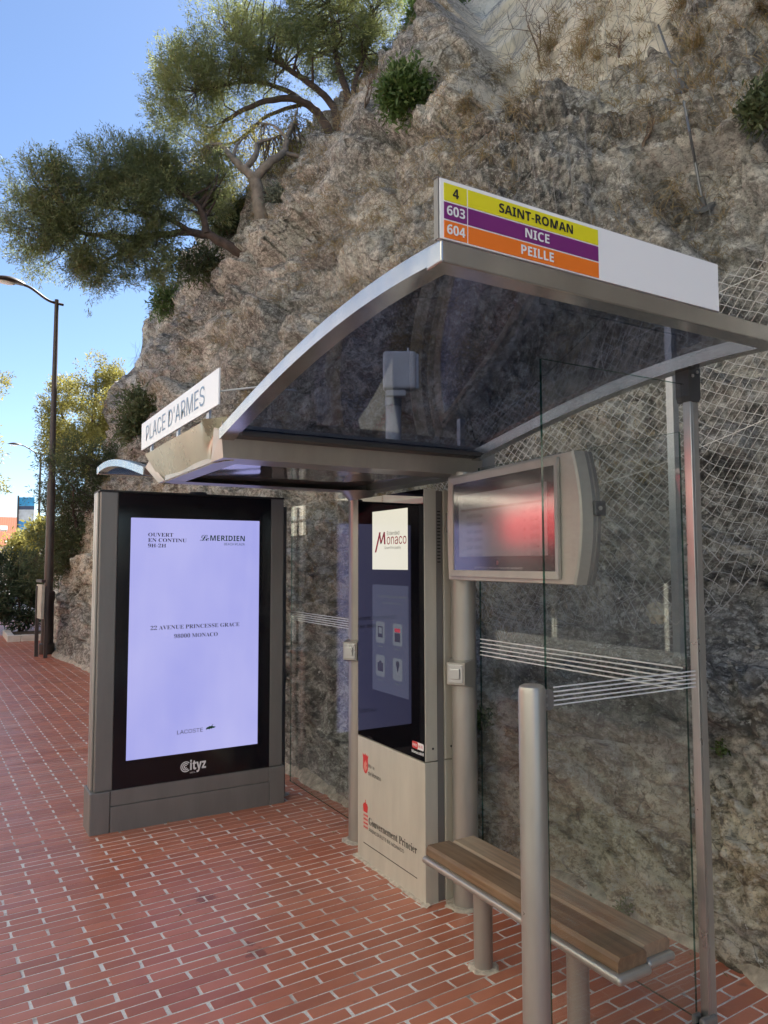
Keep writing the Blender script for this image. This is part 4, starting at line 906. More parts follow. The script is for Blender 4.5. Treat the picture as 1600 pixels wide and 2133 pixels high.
# latch on the near end
lt = dp(0.985, 1.85, -0.075)
MB().obox(dp(0.980+0.008, 1.848, -0.078), de, Z3, -dn, 0.014, 0.055, 0.05, 0.004).build('latch', DARKP, DI)
MB().tube([dp(0.996, 1.848, -0.074), dp(1.000, 1.848, -0.074)], 0.008, 12).build('bolt', STEEL, DI)
MB().obox((2.19, 2.98, 1.85), X3, Y3, Z3, 0.10, 0.16, 0.10, 0.004).build('mounting_bracket', GREYP, DI)

# ------------------------------------------------------------------ white box on its mast above the canopy
CB = thing('antenna_box', 'white plastic box on a short mast above the canopy', 'antenna box', (2.2, 3.64, 2.245))
cx0 = onx(815, 900, 2.2); 
auto_smooth(MB().tube([(2.2, 3.67, 2.245), (2.2, 3.67, 2.66)], 0.045, 20).build('mast', WHITEB, CB), 50)
exx = np.array([math.cos(YAW), -math.sin(YAW), 0]); eyy = np.array([math.sin(YAW), math.cos(YAW), 0])
cc = at(832, 774, 4.16)
MB().obox(cc, exx, eyy, Z3, 0.185, 0.10, 0.215, 0.018, 3).build('box', WHITEB, CB)
MB().obox(cc+exx*0.095+eyy*0.02, exx, eyy, Z3, 0.03, 0.06, 0.20, 0.004).build('side_plate', GALV, CB)
MB().obox(cc-Z3*0.125-exx*0.02, exx, eyy, Z3, 0.11, 0.05, 0.035, 0.004).build('bracket', WHITEB, CB)
auto_smooth(MB().tube([(2.2, 3.67, 2.56), (2.2, 3.67, 2.61)], 0.049, 20).build('clamp', GALV, CB), 50)
MB().tube([cc+exx*0.05+Z3*0.107, cc+exx*0.05+Z3*0.135], 0.007, 8).build('stub_antenna', WHITEB, CB)

# ------------------------------------------------------------------ chain-link fence on the ledge
FE = thing('chain_link_fence', 'loose wire mesh fence on galvanised posts standing along the rock ledge', 'fence', (3.2, 3.0, 1.1))
FX = 3.2; WIRE = plain('galvanised_wire', (0.55, 0.55, 0.54), 0.4, 0.6)
def ftop(y): return float(np.interp(y, [0.5, 2.0, 2.5, 4.34, 7.0], [3.12, 3.06, 2.98, 2.67, 2.3]))
def fbot(y): return float(np.interp(y, [0.5, 1.6, 2.03, 2.34, 3.24, 4.17, 7.0], [1.75, 1.72, 1.60, 1.37, 1.28, 1.12, 1.0]))
for y, tz, bz in ((0.65, 3.15, 0.95), (2.495, 2.90, 1.05), (4.337, 2.70, 0.85), (6.2, 2.5, 0.9)):
    MB().prism([(0, 0), (0.042, 0), (0.042, 0.006), (0.006, 0.006), (0.006, 0.042), (0, 0.042)], (FX-0.03, y, bz), X3, Y3, -(tz-bz)).build('post', GALV, FE)
m = MB()
for pts in ([(FX+0.015, y, ftop(y)-0.05) for y in np.linspace(0.6, 6.4, 12)], [(FX-0.01, y, (ftop(y)+fbot(y))/2) for y in np.linspace(0.6, 6.4, 12)]):
    MB().tube(pts, 0.002, 5).build('tension_wire', WIRE, FE)
cell = 0.036; segV = []; segF = []
def wire_mesh(nodes, links, r):
    """three-sided wires between node pairs"""
    A = np.array([nodes[a] for a, b in links]); Bq = np.array([nodes[b] for a, b in links]); d = Bq-A; d /= np.linalg.norm(d, axis=1, keepdims=True)+1e-9
    h = np.cross(d, np.array([0.3, 0.9, 0.31])); h /= np.linalg.norm(h, axis=1, keepdims=True)+1e-9; w = np.cross(d, h); V = []
    for k in range(3):
        t = 2*math.pi*k/3; q = (h*math.cos(t)+w*math.sin(t))*r; V += [A+q, Bq+q]
    V = np.stack(V, 1).reshape(-1, 3); b0 = np.arange(len(A))[:, None]*6
    F = np.concatenate([b0+np.array([[0, 2, 3, 1]]), b0+np.array([[2, 4, 5, 3]]), b0+np.array([[4, 0, 1, 5]])]); return V, F
nodes = {}; links = []
NYc, NZc = int(5.6/cell), 50
wob = {}
for i in range(NYc+1):
    for j in range(NZc+1):
        if (i+j) % 2: continue
        y = 0.7+i*cell; t = j/NZc; z = fbot(y)+(ftop(y)-fbot(y))*t**0.9
        y2 = y+0.35*(t-0.5)*0.2+random.uniform(-.002, .002)
        b = 0.06*math.sin(y*1.9+0.8)*math.sin(math.pi*t)+0.05*(1-t)**3*math.sin(y*5.1)+random.uniform(-.003, .003)
        if t < 0.25: y2 += 0.03*math.sin(y*9+j)*(0.25-t)*4; z += 0.03*math.sin(y*6.3+j*1.3)*(0.25-t)*4
        nodes[(i, j)] = (FX-0.012-b, y2, z+random.uniform(-.002, .002))
for (i, j) in nodes:
    for q in ((i+1, j+1), (i-1, j+1)):
        if q in nodes: links.append(((i, j), q))
V, F = wire_mesh(nodes, links, 0.0018); add('wire_mesh', fast_mesh('wire_mesh', V, F, WIRE), FE)

# ------------------------------------------------------------------ rockfall netting draped on the cliff
nodes = {}; links = []; NETW = plain('dull_netting_wire', (0.27, 0.26, 0.25), 0.6, 0.4)
y0n, dy, r0n = 3.2, 0.075, 7.4
for i in range(112):
    for j in range(66):
        if (i+j) % 2: continue
        rw = r0n+j*0.078
        if rw > 12.9: continue
        p = grid_at(y0n+i*dy+0.02*math.sin(j*0.7), rw, 0.035); nodes[(i, j)] = tuple(p)
for (i, j) in nodes:
    for q in ((i+1, j+1), (i-1, j+1)):
        if q in nodes and np.linalg.norm(np.array(nodes[q])-np.array(nodes[(i, j)])) < 0.6: links.append(((i, j), q))
V, F = wire_mesh(nodes, links, 0.0022)
add('rockfall_netting', fast_mesh('rockfall_netting', V, F, NETW), None, 'thin wire rockfall netting draped over the upper cliff face', 'netting')
# anchor cable with two plates
path = [surf(x, y, 0.06) for x, y in ((1376, 50), (1430, 187), (1469, 432))]
if all(q is not None for q in path):
    _p = []                                   # taut cable, kept just clear of the rock
    for a, b in zip(path[:-1], path[1:]):
        for t in np.linspace(0, 1, 9)[:-1]:
            w = a+(b-a)*t; v = unit(w-CAM); h = bvh.ray_cast(Vector(CAM), Vector(v)); dd_ = np.linalg.norm(w-CAM)
            if h[0] is not None and h[3] < dd_+0.05: w = CAM+v*(h[3]-0.05)
            _p.append(w)
    path = _p+[path[-1]]
path = [p for p in path if p is not None]
CABM = plain('dull_cable_steel', (0.16, 0.17, 0.18), 0.5, 0.5)
AC = thing('anchor_cable', 'dark steel cable held by two round anchor plates on the upper right cliff', 'cable', tuple(path[-1]))
auto_smooth(MB().tube(path, 0.010, 6).build('cable', CABM, AC))
for x, y in ((1430, 187), (1469, 433)):
    p = surf(x, y, 0.03); d_ = np.array([-0.6, -0.2, 0.75]); d_ /= np.linalg.norm(d_)
    pl = auto_smooth(MB().tube([p, p+d_*0.025], 0.075, 16).build('anchor_plate', CABM, AC), 40)
    MB().tube([p+d_*0.025, p+d_*0.09], 0.024, 8).build('anchor_bolt', CABM, pl)

# ------------------------------------------------------------------ vegetation helpers
def blades(C, D, L, Wd, bend=0.0):
    """narrow two-triangle leaves: centres C, directions D, lengths L, widths Wd"""
    n = len(C); R = rng.normal(size=(n, 3)); S = np.cross(D, R); S /= np.linalg.norm(S, axis=1, keepdims=True)+1e-9
    a = C; b = C+D*(L*0.45)[:, None]+S*(Wd*0.5)[:, None]; c = C+D*L[:, None]; c[:, 2] -= bend*L; d = C+D*(L*0.45)[:, None]-S*(Wd*0.5)[:, None]
    V = np.stack([a, b, c, d], 1).reshape(-1, 3); F = np.arange(n*4).reshape(-1, 4); return V, F
def crown(blobs, nclump, nleaf, leafL, leafW, spread, shell=0.45, updir=0.5, bend=0.1, gap=0.25, twig=0.0):
    """leaf clumps spread through ellipsoids (centre, radii); hollows left where noise is low"""
    Cs = []; Ds = []; vol = np.array([b[1][0]*b[1][1]*b[1][2] for b in blobs])**(2/3); cnt = (nclump*vol/vol.sum()).astype(int)+1; clumps = []
    for (c, r), k in zip(blobs, cnt):
        c = np.array(c); r = np.array(r); d = unit(rng.normal(size=(k*2, 3))); t = (shell+(1-shell)*rng.random(k*2)**0.6)
        lump = 1+0.28*vnoise(d*2.2+c, 5)+0.15*vnoise(d*5+c, 6)
        p = c+d*r*(t*lump)[:, None]; keep = vnoise(p*1.9/max(r.mean(), 0.3)+7, 9) > -gap
        p = p[keep][:k]; d = d[keep][:k]; clumps.append(p)
        q = np.repeat(p, nleaf, 0); dd = np.repeat(d, nleaf, 0)
        ax = unit(d*0.8+rng.normal(size=d.shape)*0.55+np.array([0, 0, updir])); axr = np.repeat(ax, nleaf, 0); tt = rng.random(len(q))[:, None]
        if twig > 0: q = q+axr*(tt-0.35)*twig+rng.normal(size=q.shape)*spread*(0.35+0.65*(1-tt)); dirs = unit(axr*0.9+rng.normal(size=q.shape)*0.5)
        else: dirs = unit(dd*0.7+rng.normal(size=q.shape)*0.8+np.array([0, 0, updir])); q = q+rng.normal(size=q.shape)*spread
        Cs.append(q); Ds.append(dirs)
    Cs = np.concatenate(Cs); Ds = np.concatenate(Ds); n = len(Cs)
    L = leafL*rng.uniform(0.6, 1.3, n); W_ = leafW*rng.uniform(0.7, 1.3, n)
    return blades(Cs, Ds, L, W_, bend), np.concatenate(clumps)
def limbs(lines, clumps, mat, parent, ntwig, twr=0.012, name='trunk'):
    """lines: list of (points, r0, r1) ; twigs reach out from the limbs to some of the clumps"""
    m = MB(); allp = []
    for pts, r0, r1 in lines:
        pts = [np.array(p) for p in pts]; fine = []
        for i in range(len(pts)-1):
            a, b = pts[i], pts[i+1]; a0 = pts[max(i-1, 0)]; b1 = pts[min(i+2, len(pts)-1)]
            for t in np.linspace(0, 1, 6)[:-1]: fine.append(0.5*(2*a+(b-a0)*t+(2*a0-5*a+4*b-b1)*t*t+(3*a-a0-3*b+b1)*t**3)+rng.normal(size=3)*r0*0.09)
        fine.append(pts[-1]); rr = list(np.linspace(r0, r1, len(fine))); m.tube(fine, rr, 8); allp += list(zip(fine, rr))
    A = np.array([p for p, _ in allp]); AR_ = np.array([r for _, r in allp])
    if ntwig:
        for c in clumps[rng.permutation(len(clumps))[:ntwig]]:
            k = int(np.argmin(np.linalg.norm(A-c, axis=1)+np.abs(rng.normal(size=len(A)))*0.25)); a = A[k]; mid = (a+c)/2+rng.normal(size=3)*np.linalg.norm(c-a)*0.12; mid[2] -= 0.05*np.linalg.norm(c-a)
            rt = min(AR_[k]*0.55, twr*3); m.tube([a, mid, c], [rt, rt*0.55, 0.003], 4, False)
    return auto_smooth(m.build(name, mat, parent), 60)
def tree(name, label, base, blobs, lines, leafmat_, barkmat, nclump, nleaf, leafL, leafW, spread, ntwig, cat='tree', group=None, **kw):
    t = thing(name, label, cat, tuple(base), group)
    (V, F), cl = crown(blobs, nclump, nleaf, leafL, leafW, spread, **kw)
    if lines: limbs(lines, cl, barkmat, t, ntwig)
    add('crown', fast_mesh('crown', V, F, leafmat_), t); return t
def pb(x, y, d, rx, ry, rz=None):
    """ellipsoid from a picture position, depth and picture radii"""
    s = d/FPX; return (at(x, y, d), (rx*s, (rz or (rx+ry)/2)*s, ry*s))
def pl(seq): return [at(*q) for q in seq]

# big pine on the rim
b0 = surf(705, 268); dT = float((b0-CAM)@_f) if b0 is not None else 15.0
tree('pine_tree', 'large multi-stemmed pine crowning the rim, top of the frame', pl([(700, 275, dT)])[0],
     [pb(470, 120, dT-0.8, 105, 85), pb(395, 205, dT-1.2, 85, 75), pb(560, 55, dT, 120, 95), pb(590, 125, dT-0.6, 110, 62), pb(405, 275, dT-1.0, 65, 55), pb(490, 185, dT-0.7, 85, 62), pb(700, 60, dT+0.4, 100, 95), pb(775, 90, dT+0.8, 58, 75), pb(810, 60, dT+0.9, 40, 90), pb(745, 160, dT+0.7, 50, 40), pb(690, 105, dT+0.5, 70, 45), pb(560, -60, dT, 150, 70), pb(740, -50, dT+0.4, 110, 80), pb(370, 150, dT-1, 55, 60), pb(345, 235, dT-1.0, 38, 50)],
     [(pl([(715, 320, dT+.4), (692, 282, dT), (660, 235, dT), (610, 205, dT-0.4), (540, 215, dT-0.7), (470, 250, dT-1)]), 0.13, 0.035), (pl([(725, 300, dT+.4), (705, 265, dT), (690, 215, dT+0.1), (640, 170, dT-0.2), (560, 120, dT-0.4), (480, 80, dT-0.7)]), 0.12, 0.03), (pl([(735, 290, dT+.6), (722, 245, dT+0.2), (722, 190, dT+0.3), (700, 120, dT+0.3), (690, 30, dT+0.3), (660, -60, dT+0.3)]), 0.12, 0.03), (pl([(745, 275, dT+.7), (735, 230, dT+0.3), (740, 170, dT+0.4), (765, 100, dT+0.5), (780, 20, dT+0.5)]), 0.09, 0.02), (pl([(665, 240, dT), (600, 190, dT-.4), (520, 170, dT-.8), (410, 190, dT-1.2)]), 0.07, 0.02), (pl([(640, 215, dT), (560, 240, dT-.5), (500, 290, dT-.8), (440, 310, dT-1)]), 0.05, 0.015)],
     PINE, BARK, 3500, 58, 0.075, 0.013, 0.075, 420, updir=0.6, gap=-0.02, twig=0.50, shell=0.3)
# twisted pale-barked pine
b1 = surf(548, 450); d1 = float((b1-CAM)@_f) if b1 is not None else 19.0
tree('pine_tree', 'small twisted pine with bare forked grey limbs below the big pine', at(545, 450, d1),
     [pb(470, 330, d1+0.8, 70, 40), pb(560, 300, d1+1.2, 70, 40), pb(620, 300, d1+1.0, 50, 50), pb(440, 390, d1+1.5, 70, 50), pb(520, 400, d1+2, 40, 40), pb(590, 390, d1+2, 60, 40)],
     [(pl([(552, 490, d1+.3), (545, 450, d1), (538, 410, d1), (531, 372, d1)]), 0.17, 0.12), (pl([(531, 372, d1), (505, 350, d1), (486, 330, d1), (470, 310, d1+.3), (450, 300, d1+.4), (425, 305, d1+.5)]), 0.10, 0.012), (pl([(531, 372, d1), (560, 340, d1), (590, 318, d1+.2), (600, 280, d1+.4), (612, 255, d1+.5), (620, 225, d1+.6)]), 0.10, 0.012), (pl([(510, 352, d1), (532, 325, d1+.1), (535, 300, d1+.3), (560, 290, d1+.4), (585, 280, d1+.5)]), 0.07, 0.01), (pl([(590, 318, d1+.2), (620, 325, d1+.3), (640, 340, d1+.4), (660, 335, d1+.5)]), 0.05, 0.01), (pl([(486, 330, d1), (495, 300, d1+.2), (520, 280, d1+.4)]), 0.04, 0.008), (pl([(600, 290, d1+.3), (570, 262, d1+.4), (545, 255, d1+.5)]), 0.04, 0.008), (pl([(540, 400, d1), (556, 400, d1), (560, 415, d1)]), 0.04, 0.015)],
     YELL, BARKG, 520, 26, 0.09, 0.016, 0.10, 220, updir=0.3, twig=0.45)
# leaning pine over the pavement
b2 = surf(500, 520); d2 = float((b2-CAM)@_f) if b2 is not None else 17.5
tree('pine_tree', 'leaning pine stretching left over the street lamp', at(495, 520, d2),
     [pb(95, 395, d2-1.5, 68, 60), pb(75, 470, d2-1.5, 58, 60), pb(110, 530, d2-1.3, 70, 45), pb(190, 375, d2-1, 80, 55), pb(250, 350, d2-0.6, 75, 45), pb(330, 350, d2-0.3, 75, 45), pb(250, 425, d2-0.9, 95, 50), pb(340, 420, d2-0.5, 70, 45), pb(190, 480, d2-1.1, 85, 50), pb(220, 545, d2-1, 70, 40), pb(190, 590, d2-1.1, 32, 28), pb(300, 500, d2-.7, 70, 40), pb(300, 560, d2-.7, 55, 25), pb(380, 380, d2-.2, 55, 40), pb(440, 365, d2+.2, 50, 35), pb(435, 430, d2+.3, 45, 30), pb(55, 540, d2-1.4, 40, 26)],
     [(pl([(545, 545, d2+.5), (500, 524, d2+.1), (455, 500, d2), (422, 486, d2-.1), (370, 485, d2-.3), (290, 492, d2-.6), (200, 490, d2-1), (120, 480, d2-1.3)]), 0.115, 0.025), (pl([(430, 488, d2-.1), (424, 455, d2-.1), (410, 425, d2-.2), (360, 395, d2-.4), (280, 370, d2-.6)]), 0.08, 0.02), (pl([(400, 486, d2-.2), (350, 455, d2-.5), (270, 440, d2-.8), (170, 420, d2-1)]), 0.06, 0.015), (pl([(330, 490, d2-.5), (260, 520, d2-.8), (190, 560, d2-1)]), 0.05, 0.012)],
     BLUEL, BARK, 2900, 54, 0.075, 0.012, 0.07, 320, updir=0.55, gap=-0.02, twig=0.48, shell=0.3)
# shrubs on the rim and face
def bush(x, y, rx, ry, label, mat, ncl, nlf, L=0.09, Wd=0.03, d=None, cat='shrub', name='shrub', lift=0.0, updir=0.5, sp=0.07, group='shrubs growing on the cliff'):
    p = surf(x, y) if d is None else None; dd = d if d is not None else (float((p-CAM)@_f)-0.05 if p is not None else 15)
    base = at(x, y+ry*0.8, dd)
    return tree(name, label, base, [pb(x, y, dd, rx, ry), pb(x-rx*0.4, y+ry*0.3, dd, rx*0.55, ry*0.6), pb(x+rx*0.45, y-ry*0.3, dd, rx*0.5, ry*0.6)],
                [(pl([(x, y+ry*0.9, dd+.05), (x-rx*.1, y+ry*.2, dd), (x+rx*.15, y-ry*.5, dd)]), 0.02, 0.006)], mat, TWIG, ncl, nlf, L, Wd, sp, 14, cat=cat, group=group, shell=0.25, updir=updir)
bush(475, 450, 62, 45, 'dark evergreen shrub behind the leaning pine trunk', PINED, 260, 22, 0.13, 0.02, d=d2+2.2)
bush(400, 545, 65, 30, 'sparse drooping dark shrub under the leaning pine', PINED, 130, 16, 0.13, 0.03, d=d2+1.2, sp=0.14)
bush(348, 622, 26, 42, 'light green shrub hanging at the left shoulder of the cliff', BUSHG, 110, 18, 0.13, 0.035, d=None if surf(352, 650) is None else float((surf(352, 655)-CAM)@_f), sp=0.12)
bush(845, 192, 46, 46, 'bright green shrub on the cliff right of the big pine', BUSHG, 260, 20, 0.09, 0.03)
bush(905, 15, 55, 38, 'dark green shrub at the top edge left of the pale slab', BUSHG, 240, 20, 0.11, 0.03, d=13.5)
bush(868, 60, 30, 60, 'dark narrow shrub between big pine and cliff top', PINED, 150, 18, 0.11, 0.02, d=14.5)
bush(1592, 220, 28, 36, 'small green shrub at the right edge of the upper cliff', PINED, 130, 16, 0.06, 0.02, sp=0.04)
bush(580, 415, 22, 24, 'grey-green tufted shrub beside the twisted pine', GREYL, 90, 20, 0.12, 0.02)
bush(455, 420, 10, 14, 'tiny grey shrub under the twisted pine', GREYL, 30, 14, 0.12, 0.02)
bush(300, 870, 42, 60, 'ivy-like green shrub on the cliff above the name board', PINED, 260, 18, 0.12, 0.03, sp=0.10)
bush(1010, 1505, 12, 16, 'small green weed behind the pane beside the push button', BUSHG, 26, 10, 0.05, 0.014, sp=0.02)
bush(1300, 1895, 14, 9, 'low dark weed at the rock foot behind the bench', BUSHG, 22, 7, 0.03, 0.008, sp=0.012)
bush(1500, 1562, 12, 10, 'tiny leafy weed in a rock crack right of the end post', BUSHG, 20, 8, 0.02, 0.012, sp=0.01)
# bare twigs
def bare(x, y, h, w, label, d=None, n=26, cat='dead shrub'):
    p = surf(x, y) if d is None else at(x, y, d); dd = float((p-CAM)@_f); s = dd/FPX; m = MB()
    def grow(a, di, L, r, lev):
        b = a+di*L*rng.uniform(.7, 1.1); mid = (a+b)/2+rng.normal(size=3)*L*0.08; m.tube([a, mid, b], [r, r*.8, r*.6], 4, False)
        if lev > 0:
            for _ in range(3 if lev > 1 else 2): grow(b, unit(di+rng.normal(size=3)*0.55), L*0.66, r*0.55, lev-1)
    for k in range(3): grow(np.array(p), unit(np.array([rng.normal()*w, rng.normal()*w, 1.0])-eyy*0.15), h*s*0.42, 0.012, 3)
    return m.build('bare_shrub', TWIG, None, label=label, cat=cat, group='leafless shrubs on the cliff')
bare(1125, 130, 130, 0.35, 'leafless dead sapling in front of the pale slab'); bare(1290, 120, 60, 0.5, 'leafless bush at the shoulder below the pale slab')
bare(300, 800, 110, 0.6, 'bare grey twiggy shrub on the left skyline of the cliff', d=None if surf(300, 800) is not None else 18.0)
bare(760, 225, 90, 0.6, 'bare tangle of twigs under the big pine'); bare(1340, 310, 70, 0.8, 'dry leafless bush on the grey cliff below the anchor cable')
# dry grass
def dry_grass():
    Cs, Ds, Ls, Ws = [], [], [], []
    cand = rng.integers(0, NV*NU, 90000); p = CP[cand]; nn = Nn[cand]; rw = row[cand]
    dens = fbm(p*0.8+40, 3, 130)+0.35*fbm(p*2.4, 2, 131)
    ok = (rw > 6.6) & (rw < 13.4) & (p[:, 1] > 1.5) & (p[:, 1] < 26) & (dens > 0.16) & (slab[cand] < 0.5)
    rim = (rw > 11.9) & (rw < 13.2) & (p[:, 1] > 2) & (p[:, 1] < 26); ok |= rim & (rng.random(len(cand)) < 0.5)
    lipm = (np.abs((p[:, 2]-CAMH)/np.maximum(p[:, 0], .5)-0.97) < 0.05) & (p[:, 1] > 4.8) & (p[:, 1] < 10.5); ok |= lipm & (slab[cand] < 0.6)
    low = (rw > 4.2) & (rw < 7) & (p[:, 1] > 1.2) & (p[:, 1] < 6) & (dens > 0.05); ok |= low
    hang = (rw > 5.0) & (rw < 9) & (p[:, 1] > 4.5) & (p[:, 1] < 6.5) & (dens > -0.25); ok |= hang
    idx = cand[ok]; idx = idx[:9000]
    for i in idx:
        k = rng.integers(5, 13); c = CP[i]; sz = rng.uniform(0.05, 0.17)*(0.55 if row[i] < 7 else 1.0)
        d = unit(rng.normal(size=(k, 3))*0.6+Nn[i]*0.35+np.array([-0.1, 0, 0.75 if rng.random() < .7 else -0.2])); Cs.append(np.repeat(c[None], k, 0)+rng.normal(size=(k, 3))*0.018); Ds.append(d); Ls.append(sz*rng.uniform(.6, 1.3, k)); Ws.append(np.full(k, 0.0042 if row[i] < 8 else 0.006))
    big = idx[(row[idx] > 7.2)]; big = big[rng.permutation(len(big))[:420]]
    for i in big:
        k = int(rng.integers(25, 60)); c = CP[i]; sz = rng.uniform(0.12, 0.30); lean = np.array([-0.35, rng.normal()*0.3, 0.55 if rng.random() < .65 else -0.35])
        d = unit(rng.normal(size=(k, 3))*0.5+Nn[i]*0.3+lean); Cs.append(np.repeat(c[None], k, 0)+rng.normal(size=(k, 3))*sz*0.22); Ds.append(d); Ls.append(sz*rng.uniform(.5, 1.2, k)); Ws.append(np.full(k, 0.0055))
    V, F = blades(np.concatenate(Cs), np.concatenate(Ds), np.concatenate(Ls), np.concatenate(Ws), 0.25)
    add('dry_grass', fast_mesh('dry_grass', V, F, STRAW), None, 'straw-coloured dry grass and roots growing over the cliff', 'grass', kind='stuff')
dry_grass()
def tuft(x, y, r, label):
    p = surf(x, y); dd = float((p-CAM)@_f); s = dd/FPX; k = 260; d = unit(rng.normal(size=(k, 3))*0.8+np.array([-0.5, -0.3, 0.5])); C = np.repeat(p[None], k, 0)+rng.normal(size=(k, 3))*r*s*0.25
    V, F = blades(C, d, r*s*rng.uniform(.6, 1.4, k), np.full(k, 0.006), 0.5); add('grass_tuft', fast_mesh('grass_tuft', V, F, STRAW), None, label, 'grass tuft', 'dry grass tufts on the upper cliff')
tuft(1450, 100, 32, 'round dry grass tuft right of the anchor cable'); tuft(1420, 20, 40, 'pale dry grass tuft at the top edge above the anchor cable'); tuft(1590, 20, 40, 'tall straw tuft in the top right corner'); tuft(975, 220, 30, 'upright yellow grass tuft below the pale slab'); tuft(1150, 100, 28, 'yellow grass tuft at the foot of the pale slab')
# leaf litter, stones and rubbish on the ledge
m = MB()
for _ in range(420):
    y = random.uniform(1.4, 4.8); rw = random.uniform(4.1, 6.0); p = grid_at(y, rw, 0.012); r = random.uniform(0.006, 0.022)
    V = [p+np.array([random.uniform(-r, r), random.uniform(-r, r), random.uniform(-r, r)*0.6]) for _ in range(4)]; m.put(V, [(0, 1, 2), (0, 2, 3), (0, 3, 1), (1, 3, 2)])
m.build('stone_chips', plain('pale_chips', (0.45, 0.42, 0.36), 0.9, var=0.4, vscale=15), None, label='loose pale stone chips scattered on the soil ledge', cat='stones', kind='stuff')
p = surf(1370, 1282, 0.05); cent = onx(1368, 1280, FX-0.03)
bm = bmesh.new(); bmesh.ops.create_icosphere(bm, subdivisions=3, radius=1.0)
vv = np.array([v.co[:] for v in bm.verts]); vv = vv*(1+0.35*vnoise(vv*2.3, 3)+0.12*vnoise(vv*6, 4))[:, None]*np.array([0.03, 0.062, 0.052])+cent
for v, q in zip(bm.verts, vv): v.co = q
me = bpy.data.meshes.new('crumpled_bag'); bm.to_mesh(me); bm.free(); me.materials.append(plain('dirty_paper', (0.50, 0.45, 0.34), 0.85, var=0.3, vscale=25))
add('crumpled_bag', me, None, 'crumpled dirty paper bag caught in the wire mesh', 'litter')
cbp = onz(1363, 2106, 0.005)
m = MB(); q0 = np.array(cbp); q1 = q0+np.array([0.028, -0.006, 0]); MB().tube([q0+Z3*.0035, q1+Z3*.0035], 0.0036, 8).build('cigarette_end', plain('orange_filter', (0.55, 0.27, 0.11), 0.8), None, label='orange cigarette end on the bricks by the end post', cat='cigarette end')
oc0 = onx(1002, 1325, 3.0); MB().tube([oc0, oc0+np.array([0.01, -0.01, -0.05]), oc0+np.array([0.0, -0.02, -0.10])], 0.004, 6).build('orange_strap', plain('orange_plastic', (0.75, 0.16, 0.03), 0.5), None, label='short orange strap hanging behind the display post', cat='strap')

n_ = 170; lx = rng.uniform(0.0, 2.9, n_); ly = rng.uniform(1.2, 9.0, n_); ed = np.interp(ly, FTY, FTX); lx = np.where(rng.random(n_) < 0.6, ed-np.abs(rng.normal(size=n_))*0.12-0.03, lx); lx = np.minimum(lx, ed-0.02)
C_ = np.stack([lx, ly, np.full(n_, 0.004)], 1); D_ = unit(np.stack([rng.normal(size=n_), rng.normal(size=n_), rng.uniform(0, .35, n_)], 1)); V, F = blades(C_, D_, rng.uniform(0.008, 0.035, n_), rng.uniform(0.003, 0.011, n_)); V[:, 2] = np.maximum(V[:, 2], 0.0025)
add('leaf_litter', fast_mesh('leaf_litter', V, F, STRAW), None, 'small dry leaves and needles scattered on the brick pavement', 'leaf litter', kind='stuff')
# ------------------------------------------------------------------ street lamps
def lamp(bx, by, H_, name_label, s=1.0, arm=1.0):
    t = thing('street_lamp', name_label, 'street lamp', (bx, by, 0), 'brown street lamps along the pavement')
    auto_smooth(MB().tube([(bx, by, 0), (bx, by, .18), (bx, by, .20), (bx, by, .95), (bx, by, 1.0), (bx, by, 1.12), (bx, by, 1.16)], [.155*s, .155*s, .125*s, .115*s, .135*s, .135*s, .09*s], 20).build('base', LAMPM, t), 35)
    auto_smooth(MB().tube([(bx, by, 1.16), (bx, by, 3.2), (bx, by, 3.22), (bx, by, H_)], [.09*s, .08*s, .065*s, .042*s], 16).build('pole', LAMPM, t), 35)
    L = arm; d_ = np.array([-0.98, -0.2, 0]); pts = [np.array([bx, by, H_-0.07])-d_*0.14*s*1.0]+[np.array([bx, by, H_-0.07])+d_*L*u+Z3*L*(0.10*u+0.26*sstep(0.15, 0.95, u)) for u in np.linspace(0, 1, 12)]
    auto_smooth(MB().tube(pts, [.03*s]*len(pts), 8).build('arm', LAMPM, t), 50)
    e = pts[-1]; m = MB(); sec = np.linspace(0, 1, 9); V = []; n = 14
    for u in sec:
        c = e+d_*(u*0.62*s)+Z3*(0.03*s*math.sin(u*3)); w = 0.13*s*math.sin(math.pi*min(1, 0.12+u*0.86))**0.6; h_ = 0.075*s*math.sin(math.pi*min(1, 0.15+u*0.8))**0.7
        for k in range(n):
            a = 2*math.pi*k/n; V.append(c+np.array([0.2, -0.98, 0])*w*math.cos(a)+Z3*(h_*math.sin(a) if math.sin(a) > 0 else 0.35*h_*math.sin(a)))
    F = [(i*n+k, i*n+(k+1) % n, (i+1)*n+(k+1) % n, (i+1)*n+k) for i in range(8) for k in range(n)]+[tuple(range(n)), tuple(8*n+k for k in range(n))]
    hd = auto_smooth(m.put(V, F).build('lamp_head', LAMPM, t), 50)
    c = e+d_*0.36*s-Z3*0.028*s; m = MB(); V = [c+d_*0.20*s*math.cos(a)+np.array([0.2, -0.98, 0])*0.095*s*math.sin(a) for a in np.linspace(0, 2*math.pi, 16, endpoint=False)]; V2 = [c-Z3*0.03*s+(q-c)*0.75 for q in V]
    m.put(V+V2, [tuple(16+k for k in range(16))]+[(k, (k+1) % 16, 16+(k+1) % 16, 16+k) for k in range(16)]).build('lens', plain('lamp_lens', (0.7, 0.68, 0.62), 0.25), hd)
lb = onz(97, 1362, 0); ltp = ony(122, 625, lb[1]); lamp(lb[0], lb[1], float(ltp[2]), 'tall dark brown street lamp standing in the bushes at left', 0.88, 0.58)
l2 = at(78, 1180, 40.0); l2t = at(78, 940, 40.0); lamp(l2[0], l2[1], float(l2t[2]), 'smaller distant street lamp left of the tall one', 1.1, 1.0)

